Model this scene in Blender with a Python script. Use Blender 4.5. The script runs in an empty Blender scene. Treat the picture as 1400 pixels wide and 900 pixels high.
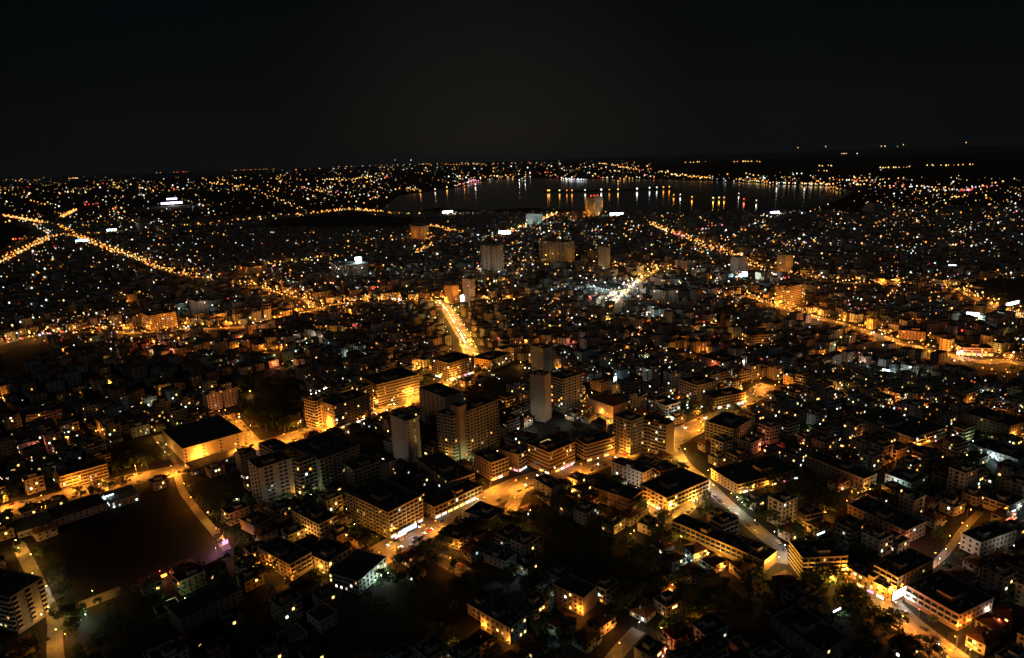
import bpy, math, random
import numpy as np
from mathutils import Matrix, Vector
random.seed(7); rng = random.Random(11)
S = bpy.context.scene
COL = S.collection
# ------------------------------------------------------------------ camera
F_PX, CX, CY, CAM_H = 930.0, 700.0, 450.0, 250.0
PITCH, ROLL = math.atan2(232.0, 930.0), math.radians(1.9)
fw = Vector((0, math.cos(PITCH), -math.sin(PITCH)))
r0 = Vector((1, 0, 0)); u0 = Vector((0, math.sin(PITCH), math.cos(PITCH)))
rt = math.cos(ROLL) * r0 - math.sin(ROLL) * u0
up = math.sin(ROLL) * r0 + math.cos(ROLL) * u0
cam_d = bpy.data.cameras.new('camera'); cam = bpy.data.objects.new('camera', cam_d); COL.objects.link(cam)
cam.matrix_world = Matrix(((rt.x, up.x, -fw.x, 0), (rt.y, up.y, -fw.y, 0), (rt.z, up.z, -fw.z, CAM_H), (0, 0, 0, 1)))
cam_d.sensor_width = 36; cam_d.lens = F_PX / 1400 * 36; cam_d.clip_start = 1; cam_d.clip_end = 300000
S.camera = cam
# ------------------------------------------------------------------ night sky
world = bpy.data.worlds.new('World'); S.world = world; world.use_nodes = True
nt = world.node_tree; bg = nt.nodes['Background']
tc = nt.nodes.new('ShaderNodeTexCoord'); sp = nt.nodes.new('ShaderNodeSeparateXYZ')
nt.links.new(tc.outputs['Generated'], sp.inputs[0])
ab = nt.nodes.new('ShaderNodeMath'); ab.operation = 'ABSOLUTE'; nt.links.new(sp.outputs['Z'], ab.inputs[0])
ramp = nt.nodes.new('ShaderNodeValToRGB'); nt.links.new(ab.outputs[0], ramp.inputs[0])
cr = ramp.color_ramp; cr.interpolation = 'B_SPLINE'
cr.elements[0].position = 0.0; cr.elements[0].color = (0.0024, 0.0028, 0.0029, 1)
cr.elements[1].position = 1.0; cr.elements[1].color = (0.0002, 0.0010, 0.0014, 1)
for p_, c_ in ((0.05, (0.0021, 0.0027, 0.0029)), (0.11, (0.0010, 0.0018, 0.0021)), (0.19, (0.0002, 0.0013, 0.0017))):
    e = cr.elements.new(p_); e.color = (*c_, 1)
nz = nt.nodes.new('ShaderNodeTexNoise'); nz.inputs['Scale'].default_value = 2.2; nt.links.new(tc.outputs['Generated'], nz.inputs['Vector'])
mm = nt.nodes.new('ShaderNodeMapRange'); mm.inputs[1].default_value = .3; mm.inputs[2].default_value = .7; mm.inputs[3].default_value = .6; mm.inputs[4].default_value = 1.25
nt.links.new(nz.outputs[0], mm.inputs[0])
mx = nt.nodes.new('ShaderNodeVectorMath'); mx.operation = 'SCALE'
nt.links.new(ramp.outputs[0], mx.inputs[0]); nt.links.new(mm.outputs[0], mx.inputs['Scale'])
# the light dome of the city centre: warmer and brighter low down, straight ahead
nrm = nt.nodes.new('ShaderNodeVectorMath'); nrm.operation = 'DISTANCE'; nrm.inputs[1].default_value = (-0.02, 0.99, 0.03); nt.links.new(tc.outputs['Generated'], nrm.inputs[0])
dm = nt.nodes.new('ShaderNodeValToRGB'); nt.links.new(nrm.outputs['Value'], dm.inputs[0]); dm.color_ramp.interpolation = 'B_SPLINE'
dm.color_ramp.elements[0].color = (.0080, .0062, .0046, 1); dm.color_ramp.elements[1].position = .30; dm.color_ramp.elements[1].color = (0, 0, 0, 1)
e = dm.color_ramp.elements.new(.16); e.color = (.0040, .0030, .0020, 1)
dma = nt.nodes.new('ShaderNodeVectorMath'); dma.operation = 'ADD'; nt.links.new(mx.outputs[0], dma.inputs[0]); nt.links.new(dm.outputs[0], dma.inputs[1])
sky = nt.nodes.new('ShaderNodeTexSky'); sky.sky_type = 'NISHITA'; sky.sun_disc = False
sky.sun_elevation = math.radians(20); sky.sun_rotation = math.radians(194)
sk = nt.nodes.new('ShaderNodeVectorMath'); sk.operation = 'SCALE'; sk.inputs['Scale'].default_value = 0.00015
nt.links.new(sky.outputs[0], sk.inputs[0])
ad = nt.nodes.new('ShaderNodeVectorMath'); ad.operation = 'ADD'
nt.links.new(dma.outputs[0], ad.inputs[0]); nt.links.new(sk.outputs[0], ad.inputs[1]); nt.links.new(ad.outputs[0], bg.inputs['Color'])
bg.inputs['Strength'].default_value = 1.0
sun_d = bpy.data.lights.new('night_fill', 'SUN'); sun_d.energy = 0.06; sun_d.angle = math.radians(10); sun_d.color = (0.82, 0.94, 1.0)  # added weak fill sun, standing in for ambient night glow
sun = bpy.data.objects.new('night_fill', sun_d); COL.objects.link(sun)
sun.rotation_euler = (math.radians(70), 0, math.radians(-14))
S.view_settings.view_transform = 'Standard'; S.view_settings.look = 'None'; S.view_settings.exposure = 0; S.view_settings.gamma = 1
S.cycles.use_light_tree = True
S.cycles.volume_bounces = 0; S.cycles.max_bounces = 3; S.cycles.diffuse_bounces = 1; S.cycles.glossy_bounces = 1; S.cycles.transmission_bounces = 1
S.cycles.sample_clamp_indirect = 2.0; S.cycles.sample_clamp_direct = 0.0
S.cycles.use_denoising = True
S.cycles.use_adaptive_sampling = False
S.cycles.caustics_reflective = False; S.cycles.caustics_refractive = False

# ------------------------------------------------------------------ helpers
def ray(x, y):
    return (rt * ((x - CX) / F_PX) + up * (-(y - CY) / F_PX) + fw)
def P(x, y, z=0.0):
    d = ray(x, y); t = (z - CAM_H) / min(d.z, -1e-4)
    return Vector((d.x * t, d.y * t, z))
def to_px(v):
    d = Vector(v) - Vector((0, 0, CAM_H)); k = d.dot(fw)
    return (CX + F_PX * d.dot(rt) / k, CY - F_PX * d.dot(up) / k) if k > 1 else (-9999, -9999)

def mat(name, col, rough=0.85, nscale=0.0, amt=0.25, spec=0.3, metal=0.0, bump=0.0):
    m = bpy.data.materials.new(name); m.use_nodes = True; n = m.node_tree; b = n.nodes['Principled BSDF']
    b.inputs['Roughness'].default_value = rough; b.inputs['Metallic'].default_value = metal
    b.inputs['Specular IOR Level'].default_value = spec; b.inputs['Base Color'].default_value = (*col, 1)
    if nscale:
        t = n.nodes.new('ShaderNodeTexCoord'); z = n.nodes.new('ShaderNodeTexNoise')
        z.inputs['Scale'].default_value = nscale; z.inputs['Detail'].default_value = 4
        n.links.new(t.outputs['Object'], z.inputs['Vector'])
        r = n.nodes.new('ShaderNodeMapRange'); r.inputs[1].default_value = .3; r.inputs[2].default_value = .7
        r.inputs[3].default_value = 1 - amt; r.inputs[4].default_value = 1 + amt
        n.links.new(z.outputs[0], r.inputs[0])
        s = n.nodes.new('ShaderNodeVectorMath'); s.operation = 'SCALE'; s.inputs[0].default_value = col
        n.links.new(r.outputs[0], s.inputs['Scale']); n.links.new(s.outputs[0], b.inputs['Base Color'])
        if bump:
            bn = n.nodes.new('ShaderNodeBump'); bn.inputs['Strength'].default_value = bump
            n.links.new(z.outputs[0], bn.inputs['Height']); n.links.new(bn.outputs[0], b.inputs['Normal'])
    return m
def emis(name, col, st, sample=False):
    m = bpy.data.materials.new(name); m.use_nodes = True; n = m.node_tree; b = n.nodes['Principled BSDF']
    b.inputs['Base Color'].default_value = (.2, .2, .2, 1)
    b.inputs['Emission Color'].default_value = (*col, 1); b.inputs['Emission Strength'].default_value = st
    m.cycles.emission_sampling = 'AUTO' if sample else 'NONE'
    return m

BOXF = np.array([(0, 3, 2, 1), (4, 5, 6, 7), (0, 1, 5, 4), (1, 2, 6, 5), (2, 3, 7, 6), (3, 0, 4, 7)])
class MB:
    """collects boxes and polygons into one mesh"""
    def __init__(s): s.v = []; s.f = []; s.m = []
    def box(s, x0, y0, z0, x1, y1, z1, m=0, ang=0.0, ox=0.0, oy=0.0):
        b = len(s.v); c, q = math.cos(ang), math.sin(ang)
        for z in (z0, z1):
            for x, y in ((x0, y0), (x1, y0), (x1, y1), (x0, y1)):
                s.v.append((ox + x * c - y * q, oy + x * q + y * c, z))
        for f in BOXF: s.f.append(tuple(int(b + i) for i in f)); s.m.append(m)
    def poly(s, pts, m=0):
        b = len(s.v); s.v += [tuple(p) for p in pts]; s.f.append(tuple(range(b, b + len(pts)))); s.m.append(m)
    def prism(s, pts, z0, z1, m=0, mt=None):
        n = len(pts)
        s.poly([(p[0], p[1], z1) for p in pts], m if mt is None else mt)
        for i in range(n):
            a, b = pts[i], pts[(i + 1) % n]
            s.poly([(a[0], a[1], z0), (b[0], b[1], z0), (b[0], b[1], z1), (a[0], a[1], z1)], m)
    def hip(s, x0, y0, x1, y1, z, rise, m=0, ang=0.0, ox=0.0, oy=0.0):
        c, q = math.cos(ang), math.sin(ang)
        T = lambda x, y, zz: (ox + x * c - y * q, oy + x * q + y * c, zz)
        w, d = x1 - x0, y1 - y0
        if w >= d: a, e = (x0 + d / 2, (y0 + y1) / 2), (x1 - d / 2, (y0 + y1) / 2)
        else: a, e = ((x0 + x1) / 2, y0 + w / 2), ((x0 + x1) / 2, y1 - w / 2)
        A, B, C_, D, E, G = T(x0, y0, z), T(x1, y0, z), T(x1, y1, z), T(x0, y1, z), T(*a, z + rise), T(*e, z + rise)
        if w >= d: fs = [(A, B, G, E), (B, C_, G), (C_, D, E, G), (D, A, E)]
        else: fs = [(A, B, E), (B, C_, G, E), (C_, D, G), (D, A, E, G)]
        for f in fs: s.poly(f, m)
    def octa(s, x, y, z, r, m=0):
        b = len(s.v)
        s.v += [(x + r, y, z), (x, y + r, z), (x - r, y, z), (x, y - r, z), (x, y, z + r), (x, y, z - r)]
        for i in range(4):
            j = (i + 1) % 4
            s.f.append((b + i, b + j, b + 4)); s.f.append((b + j, b + i, b + 5)); s.m += [m, m]
    def tube(s, x, y, z0, z1, r0, r1, n=6, m=0, x1=None, y1=None):
        x1 = x if x1 is None else x1; y1 = y if y1 is None else y1; b = len(s.v)
        for (cx_, cy_, z, r) in ((x, y, z0, r0), (x1, y1, z1, r1)):
            for i in range(n):
                a = 2 * math.pi * i / n; s.v.append((cx_ + r * math.cos(a), cy_ + r * math.sin(a), z))
        for i in range(n):
            j = (i + 1) % n; s.f.append((b + i, b + j, b + n + j, b + n + i)); s.m.append(m)
        s.f.append(tuple(b + n + i for i in range(n))); s.m.append(m)
    def mesh(s, name, mats):
        me = bpy.data.meshes.new(name); me.from_pydata(s.v, [], s.f)
        for m in (mats if isinstance(mats, (list, tuple)) else [mats]): me.materials.append(m)
        if len(me.materials) > 1: me.polygons.foreach_set('material_index', s.m)
        me.update(); return me
    def obj(s, name, mats, parent=None, kind=None):
        return link(name, s.mesh(name, mats), parent, kind)
def link(name, data, parent=None, kind=None, loc=None, rz=None):
    o = bpy.data.objects.new(name, data); COL.objects.link(o)
    if parent is not None: o.parent = parent
    if kind: o['kind'] = kind
    if loc is not None: o.location = loc
    if rz is not None: o.rotation_euler = (0, 0, rz)
    return o
def thing(name, cat, label=None, loc=(0, 0, 0), rz=0.0, group=None):
    o = link(name, None, loc=loc, rz=rz); o['category'] = cat; o.empty_display_size = 1
    if label: o['label'] = label
    if group: o['group'] = group
    return o

# ------------------------------------------------------------------ materials
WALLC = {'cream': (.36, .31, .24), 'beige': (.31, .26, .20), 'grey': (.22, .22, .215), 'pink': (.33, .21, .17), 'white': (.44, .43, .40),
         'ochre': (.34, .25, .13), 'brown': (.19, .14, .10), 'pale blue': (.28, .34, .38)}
WM = {k: mat('wall_' + k.replace(' ', '_'), c, .9, 0.35, .16) for k, c in WALLC.items()}
ROOF = mat('roof_felt', (.07, .072, .075), .95, 0.4, .45)
ROOFL = mat('roof_sheet', (.16, .20, .21), .8, 0.5, .25)
ROOFP = mat('roof_plant', (.30, .31, .31), .8, 0.8, .3)
TILE = mat('roof_tile', (.16, .075, .045), .9, 0.8, .3)
GLASS = mat('window_glass', (.02, .025, .03), .12, spec=.5)
SLAB = mat('balcony_concrete', (.40, .36, .30), .85, 0.6, .15)
METAL = mat('pole_metal', (.12, .12, .12), .5, metal=.6)
ASPH = mat('asphalt', (.11, .105, .10), .7, 0.25, .3)
PAVE = mat('pavement', (.14, .13, .12), .9, 0.6, .25)
PAINT = mat('road_paint', (.7, .7, .66), .7)
LEAF = mat('foliage', (.045, .085, .025), .8, 0.6, .5)
LEAF2 = mat('foliage_olive', (.07, .085, .03), .8, 0.6, .5)
BARK = mat('bark', (.10, .07, .045), .95, 1.5, .3)
GRASS = mat('grass_dark', (.02, .03, .012), .95, 0.1, .4)
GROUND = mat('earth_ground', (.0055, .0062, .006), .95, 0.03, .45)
CARC = {'dark': (.03, .03, .035), 'silver': (.35, .35, .36), 'white': (.7, .7, .68), 'red': (.35, .03, .02), 'blue': (.03, .06, .2)}
CARM = {k: mat('car_paint_' + k, c, .3, spec=.6) for k, c in CARC.items()}
TYRE = mat('tyre', (.015, .015, .015), .9)
HEAD = emis('headlight', (1, .93, .8), 60); TAIL = emis('taillight', (1, .05, .02), 5)
EC = {'warm': (1, .56, .16), 'white': (1, .90, .72), 'cool': (.75, .95, 1.0), 'yellow': (1, .72, .2), 'green': (.72, 1, .72), 'orange': (1, .34, .04), 'red': (1, .06, .05), 'pink': (1, .3, .5), 'violet': (.75, .6, 1), 'blue': (.2, .55, 1)}
WE = {k: emis('lit_window_' + k, c, 3.6) for k, c in EC.items()}
WE2 = {k: emis('dim_window_' + k, c, .9) for k, c in EC.items()}
LE = {k: emis('lamp_' + k, c, 34.0) for k, c in EC.items()}
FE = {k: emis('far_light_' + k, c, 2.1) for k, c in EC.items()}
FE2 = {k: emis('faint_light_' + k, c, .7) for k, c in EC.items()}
LAMPC = {'o': (1, .305, .028), 'y': (1, .44, .055), 'w': (1, .86, .66), 't': (.72, 1, .95), 'g': (.75, 1, .45), 'r': (1, .22, .10), 'p': (1, .35, .6)}
LKEY = {'o': 'orange', 'y': 'yellow', 'w': 'white', 't': 'cool', 'g': 'green', 'r': 'red', 'p': 'pink'}

# ------------------------------------------------------------------ ground, water, hills
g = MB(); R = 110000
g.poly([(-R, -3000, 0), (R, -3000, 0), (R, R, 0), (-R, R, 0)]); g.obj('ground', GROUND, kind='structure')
water_px = [(512, 293), (560, 289), (600, 284), (660, 288), (720, 284), (770, 287), (830, 291), (900, 289), (990, 291), (1060, 290), (1115, 285), (1150, 272),
            (1168, 262), (1130, 255), (1050, 251), (980, 248), (900, 246), (850, 245), (790, 245), (700, 244), (650, 249), (628, 257), (590, 262), (545, 268)]
WAT = bpy.data.materials.new('dark_water'); WAT.use_nodes = True
b = WAT.node_tree.nodes['Principled BSDF']; b.inputs['Base Color'].default_value = (.004, .007, .010, 1); b.inputs['Specular IOR Level'].default_value = .12; b.inputs['Specular Tint'].default_value = (.22, .4, .55, 1); b.inputs['Roughness'].default_value = .11
tz = WAT.node_tree.nodes.new('ShaderNodeTexNoise'); tz.inputs['Scale'].default_value = .05; tcn = WAT.node_tree.nodes.new('ShaderNodeTexCoord')
WAT.node_tree.links.new(tcn.outputs['Object'], tz.inputs['Vector']); bn = WAT.node_tree.nodes.new('ShaderNodeBump'); bn.inputs['Strength'].default_value = .16; bn.inputs['Distance'].default_value = 1.5
WAT.node_tree.links.new(tz.outputs[0], bn.inputs['Height']); WAT.node_tree.links.new(bn.outputs[0], b.inputs['Normal'])
g = MB(); g.poly([tuple(P(x, y, .3)) for x, y in reversed(water_px)]); g.obj('water', WAT, kind='structure')
def hills(dist, hmax, seed, x0, x1, base):
    g = MB(); r = random.Random(seed); ph = [r.uniform(0, 6) for _ in range(5)]; n = 90; pts = []
    for i in range(n + 1):
        a = x0 + (x1 - x0) * i / n
        h = base + hmax * (.5 + .25 * math.sin(a * 7 + ph[0]) + .15 * math.sin(a * 17 + ph[1]) + .1 * math.sin(a * 41 + ph[2]))
        h *= math.sin(math.pi * i / n) ** .4 if 0 < i < n else 0
        pts.append((a, h))
    for i in range(n):
        (a, h), (a2, h2) = pts[i], pts[i + 1]
        A = [(math.sin(t) * d, math.cos(t) * d, z) for t, d, z in ((a, dist, -1), (a2, dist, -1), (a2, dist * 1.15, h2), (a, dist * 1.15, h))]
        B = [A[3], A[2], (math.sin(a2) * dist * 1.4, math.cos(a2) * dist * 1.4, -1), (math.sin(a) * dist * 1.4, math.cos(a) * dist * 1.4, -1)]
        g.poly(A); g.poly(B)
    g.obj('hills', HILLM, kind='structure')
HILLM = mat('dry_hills', (.16, .165, .15), .95, .002, .3)
hills(24000, 130, 3, .2, .95, 90); hills(30000, 60, 5, -.9, .3, 20)

# ------------------------------------------------------------------ roads
# name, pixels on the ground, width, lamp spacing, lamp key, power, phrase
ROADS = [
 ('avenue', [(-60, 712), (0, 700), (67, 684), (133, 666), (189, 654), (250, 642), (322, 621), (353, 611), (389, 601), (422, 590), (500, 569), (555, 551), (584, 541), (620, 518), (646, 505)], 18, 22, 'o', 10500, 'the wide avenue at left'),
 ('street', [(648, 506), (645, 485), (637, 465), (625, 445), (615, 427), (600, 411)], 15, 17, 'y', 7000, 'the glowing street in mid picture'),
 ('shopping_street', [(495, 772), (524, 757), (578, 725), (607, 711), (651, 690), (689, 672), (724, 657), (756, 650), (800, 639), (833, 625), (880, 610), (918, 603), (933, 592), (964, 578), (991, 562), (1030, 540), (1055, 527)], 19, 22, 'o', 7200, 'the bright shopping street'),
 ('street', [(716, 662), (704, 684), (694, 704)], 8, 26, 'o', 3800, 'the side lane below the crossroads'),
 ('street', [(917, 606), (925, 620), (936, 638), (955, 652), (972, 668)], 10, 22, 'y', 6000, 'the lane beside the broad tower'),
 ('street', [(972, 668), (989, 685), (1011, 704), (1029, 719), (1047, 734), (1064, 748), (1064, 770)], 9, 24, 'w', 2500, 'the winding street at right'),
 ('street', [(968, 668), (938, 693), (917, 714), (897, 700), (879, 674)], 11, 20, 'y', 4600, 'the lane round the corner block'),
 ('street', [(1150, 778), (1175, 796), (1203, 820), (1225, 841), (1245, 859), (1275, 882), (1330, 925)], 14, 20, 'o', 5600, 'the lit street at lower right'),
 ('street', [(1222, 828), (1241, 801), (1265, 780), (1288, 762), (1303, 744), (1315, 725), (1340, 700)], 3.4, 24, 'o', 1000, 'the narrow cross street at lower right'),
 ('street', [(25, 745), (33, 760), (48, 788), (66, 828), (77, 848), (74, 880), (80, 930)], 5.5, 24, 'y', 1700, 'the lane at lower left'),
 ('street', [(79, 846), (88, 840), (108, 830), (140, 817), (166, 807)], 8, 44, 'y', 800, 'the dim lane beside the dark field'),
 ('street', [(216, 595), (233, 616), (251, 638)], 9, 20, 'y', 3200, 'the alley left of the big hall'),
 ('street', [(312, 567), (333, 589), (352, 610)], 10, 20, 'o', 3400, 'the alley right of the big hall'),
 ('street', [(243, 650), (249, 673), (264, 691), (275, 706), (296, 730), (311, 752)], 4.5, 30, 'o', 1500, 'the alley beside the dark field'),
 ('street', [(596, 762), (612, 770), (644, 788), (670, 800), (684, 814)], 9, 40, 'o', 900, 'the curving lane in the foreground'),
 ('street', [(828, 915), (850, 886), (873, 862)], 6, 26, 'y', 900, 'the short street at the lower edge'),
 ('street', [(812, 545), (822, 560), (838, 580)], 9, 14, 'y', 4200, 'the alley left of the broad tower'),
 ('street', [(425, 587), (460, 590), (500, 572)], 8, 24, 'y', 2200, 'the lane under the orange tower'),
]
FAR_ROADS = [
 ([(-20, 370), (0, 360), (25, 347), (62, 330), (72, 325)], 24, 26, 'o', 5000), ([(50, 309), (62, 317), (72, 325)], 20, 20, 'w', 6500),
 ([(7, 296), (40, 302), (52, 304), (85, 311), (100, 322)], 16, 45, 'o', 6000), ([(72, 325), (100, 322), (130, 335), (175, 350), (200, 360), (225, 370), (250, 377), (288, 386)], 20, 26, 'o', 5600),
 ([(100, 322), (135, 322), (162, 319), (190, 316), (240, 311), (275, 309), (350, 300), (387, 297), (450, 290), (480, 286), (520, 291), (550, 295), (580, 294)], 16, 55, 'o', 7000),
 ([(84, 298), (104, 288)], 14, 50, 'o', 6000), ([(325, 389), (355, 392), (382, 402), (420, 410), (428, 421)], 13, 30, 'o', 4600),
 ([(-20, 476), (0, 472), (15, 467), (57, 456), (87, 457)], 12, 28, 'y', 2800), ([(87, 457), (132, 452), (185, 456), (232, 454), (260, 449), (292, 450), (322, 448), (350, 446), (387, 437), (425, 425), (465, 415)], 14, 26, 'o', 3600),
 ([(465, 415), (500, 413), (560, 411), (600, 411)], 12, 30, 'o', 3800), ([(600, 411), (622, 414), (700, 413)], 12, 40, 'o', 3000),
 ([(590, 310), (612, 316), (637, 321)], 12, 36, 'o', 4600), ([(690, 319), (700, 317), (720, 310), (762, 292)], 14, 45, 'y', 4200),
 ([(890, 307), (907, 316), (930, 322), (955, 334), (970, 341), (1000, 349), (1030, 366), (1050, 372), (1075, 379), (1132, 385), (1157, 387), (1202, 389), (1238, 391)], 16, 32, 'o', 4200),
 ([(1022, 403), (1050, 417), (1100, 430), (1157, 445), (1225, 467), (1262, 478), (1300, 487), (1345, 497), (1370, 492), (1410, 500)], 17, 22, 'o', 4600),
 ([(1312, 394), (1332, 407), (1350, 415), (1372, 423), (1410, 436)], 20, 24, 'o', 5600), ([(830, 419), (850, 402), (872, 385)], 18, 16, 'w', 3000), ([(872, 385), (886, 376), (900, 369)], 14, 28, 'y', 4000),
 ([(835, 363), (880, 365), (930, 370)], 10, 40, 'o', 3600), ([(350, 368), (400, 360), (463, 353)], 10, 34, 'y', 2800), ([(565, 350), (592, 336)], 10, 40, 'o', 4000),
]
def dens(pts, step):
    out = []
    for a, b_ in zip(pts, pts[1:]):
        n = max(1, int((b_ - a).length / step))
        for i in range(n): out.append(a.lerp(b_, i / n))
    out.append(pts[-1]); return out
def smooth(pts):
    for _ in range(2):
        q = [pts[0]]
        for a, b_ in zip(pts, pts[1:]): q += [a.lerp(b_, .25), a.lerp(b_, .75)]
        q.append(pts[-1]); pts = q
    return pts
def normals(pts):
    ns = []
    for i in range(len(pts)):
        d = (pts[min(i + 1, len(pts) - 1)] - pts[max(i - 1, 0)]).normalized(); ns.append(Vector((-d.y, d.x, 0)))
    return ns
def ribbon(name, pts, o0, o1, z, m, thick=0.0):
    g = MB(); ns = normals(pts)
    A = [p + n * o0 for p, n in zip(pts, ns)]; B = [p + n * o1 for p, n in zip(pts, ns)]
    for i in range(len(pts) - 1):
        g.poly([(B[i].x, B[i].y, z), (A[i].x, A[i].y, z), (A[i + 1].x, A[i + 1].y, z), (B[i + 1].x, B[i + 1].y, z)])
        if thick:
            for Q, sgn in ((A, 1), (B, -1)):
                q = [(Q[i].x, Q[i].y, z), (Q[i].x, Q[i].y, z - thick), (Q[i + 1].x, Q[i + 1].y, z - thick), (Q[i + 1].x, Q[i + 1].y, z)]
                g.poly(q if sgn > 0 else q[::-1])
    return g.obj(name, m, kind='structure')
SEG = []      # all road segments (ax, ay, bx, by, half width)
road_pts = []
for ri, (nm, px, w, sp_, key, pw, phrase) in enumerate(ROADS):
    pts = smooth([P(x, y) for x, y in px]); road_pts.append(pts); z = .02 + ri * .006
    ribbon(nm, pts, -w / 2, w / 2, z, ASPH)
    pv = 3 if w > 13 else 1.1 if w > 5 else .5
    for o0, o1 in ((-w / 2 - pv, -w / 2), (w / 2, w / 2 + pv)):
        ribbon('pavement', pts, o0, o1, .15 + ri * .003, PAVE, .15)
    if w > 12:
        g = MB(); d = dens(pts, 6); ns = normals(d)
        for k in range(0, len(d) - 1, 2):
            for off in ((0,) if w < 18 else (-w / 6, 0, w / 6)):
                a, c = d[k] + ns[k] * off, d[k] + (d[k + 1] - d[k]) * .55 + ns[k] * off; n = ns[k] * .12
                g.poly([tuple(a - n + Vector((0, 0, z + .01))), tuple(c - n + Vector((0, 0, z + .01))), tuple(c + n + Vector((0, 0, z + .01))), tuple(a + n + Vector((0, 0, z + .01)))])
        g.obj('road_markings', PAINT, kind='structure')
    for a, b_ in zip(pts, pts[1:]): SEG.append((a.x, a.y, b_.x, b_.y, w / 2 + 3))
far_pts = []
for ri, (px, w, sp_, key, pw) in enumerate(FAR_ROADS):
    pts = smooth([P(x, y) for x, y in px]); far_pts.append(pts); ribbon('road', pts, -w / 2, w / 2, .12 + ri * .01, ASPH)
    for a, b_ in zip(pts, pts[1:]): SEG.append((a.x, a.y, b_.x, b_.y, w / 2 + 2))
SEGA = np.array(SEG)
def road_gap(x, y):
    ax, ay, bx, by, hw = SEGA.T; dx, dy = bx - ax, by - ay
    t = np.clip(((x - ax) * dx + (y - ay) * dy) / (dx * dx + dy * dy + 1e-9), 0, 1)
    return float((np.hypot(x - ax - t * dx, y - ay - t * dy) - hw).min())
# ------------------------------------------------------------------ buildings
def el_window(g, w=1.5, h=1.5, T=None, lit=None):
    bx = T
    bx(-w / 2, -.03, .95, w / 2, .02, .95 + h, 1)
    bx(-w / 2 - .15, -.16, .78, w / 2 + .15, 0, .92, 2); bx(-w / 2 - .1, -.10, .98 + h, w / 2 + .1, 0, 1.12 + h, 2)
def el_balcony(g, w=3.1, T=None):
    T(-w / 2 + .25, -.04, .1, w / 2 - .25, .02, 2.45, 1)
    T(-w / 2, -1.25, -.12, w / 2, -.005, .07, 2); T(-w / 2, -1.25, .07, w / 2, -1.13, 1.05, 2)
    T(-w / 2, -1.13, .07, -w / 2 + .1, 0, 1.05, 2); T(w / 2 - .1, -1.13, .07, w / 2, 0, 1.05, 2)
def el_strip(g, w=3.6, T=None):
    T(-w / 2, -.04, 1.0, w / 2, .02, 2.4, 1); T(-w / 2, -.3, .75, w / 2, -.005, .98, 2)
def el_loggia(g, w=2.8, T=None):
    T(-w / 2 + .1, -.05, 1.05, w / 2 - .1, .02, 2.85, 1); T(-w / 2, -.55, -.1, w / 2, -.005, 1.0, 2)
    T(-w / 2 - .12, -.5, 1.004, -w / 2 + .08, -.004, 2.9, 0)
EL = {'w': el_window, 'b': el_balcony, 's': el_strip, 'v': el_loggia}
def place_T(g, rz, ox, oy, z):
    def T(x0, y0, z0, x1, y1, z1, m): g.box(x0, y0, z0 + z, x1, y1, z1 + z, m, rz, ox, oy)
    return T
ELM = {}
def el_mesh(t, w, mats):
    k = (t, round(w, 1), mats[2].name, mats[0].name)
    if k not in ELM:
        g = MB(); EL[t](g, w=w, T=place_T(g, 0, 0, 0, 0)); ELM[k] = g.mesh({'w': 'window', 'b': 'balcony', 's': 'window_band', 'v': 'loggia'}[t], mats)
    return ELM[k]
LITM = {}
def lit_mesh(w, h, key):
    dim = rng.random() < .5; k = (w, h, key, dim)
    if k not in LITM:
        g = MB(); g.box(-w / 2, -.14, 0, w / 2, -.06, h); LITM[k] = g.mesh('lit_window', (WE2 if dim else WE)[key])
    return LITM[k]
LITKEYS = ['warm'] * 7 + ['white'] * 4 + ['cool'] * 2 + ['yellow'] * 4 + ['orange'] * 3 + ['green']
def faces_of(w, d):
    return {'R': (0.0, lambda s: (s, 0.0), w), 'L': (-math.pi / 2, lambda s: (0.0, s), d),
            'B': (math.pi, lambda s: (s, d), w), 'E': (math.pi / 2, lambda s: (w, s), d)}
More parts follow.
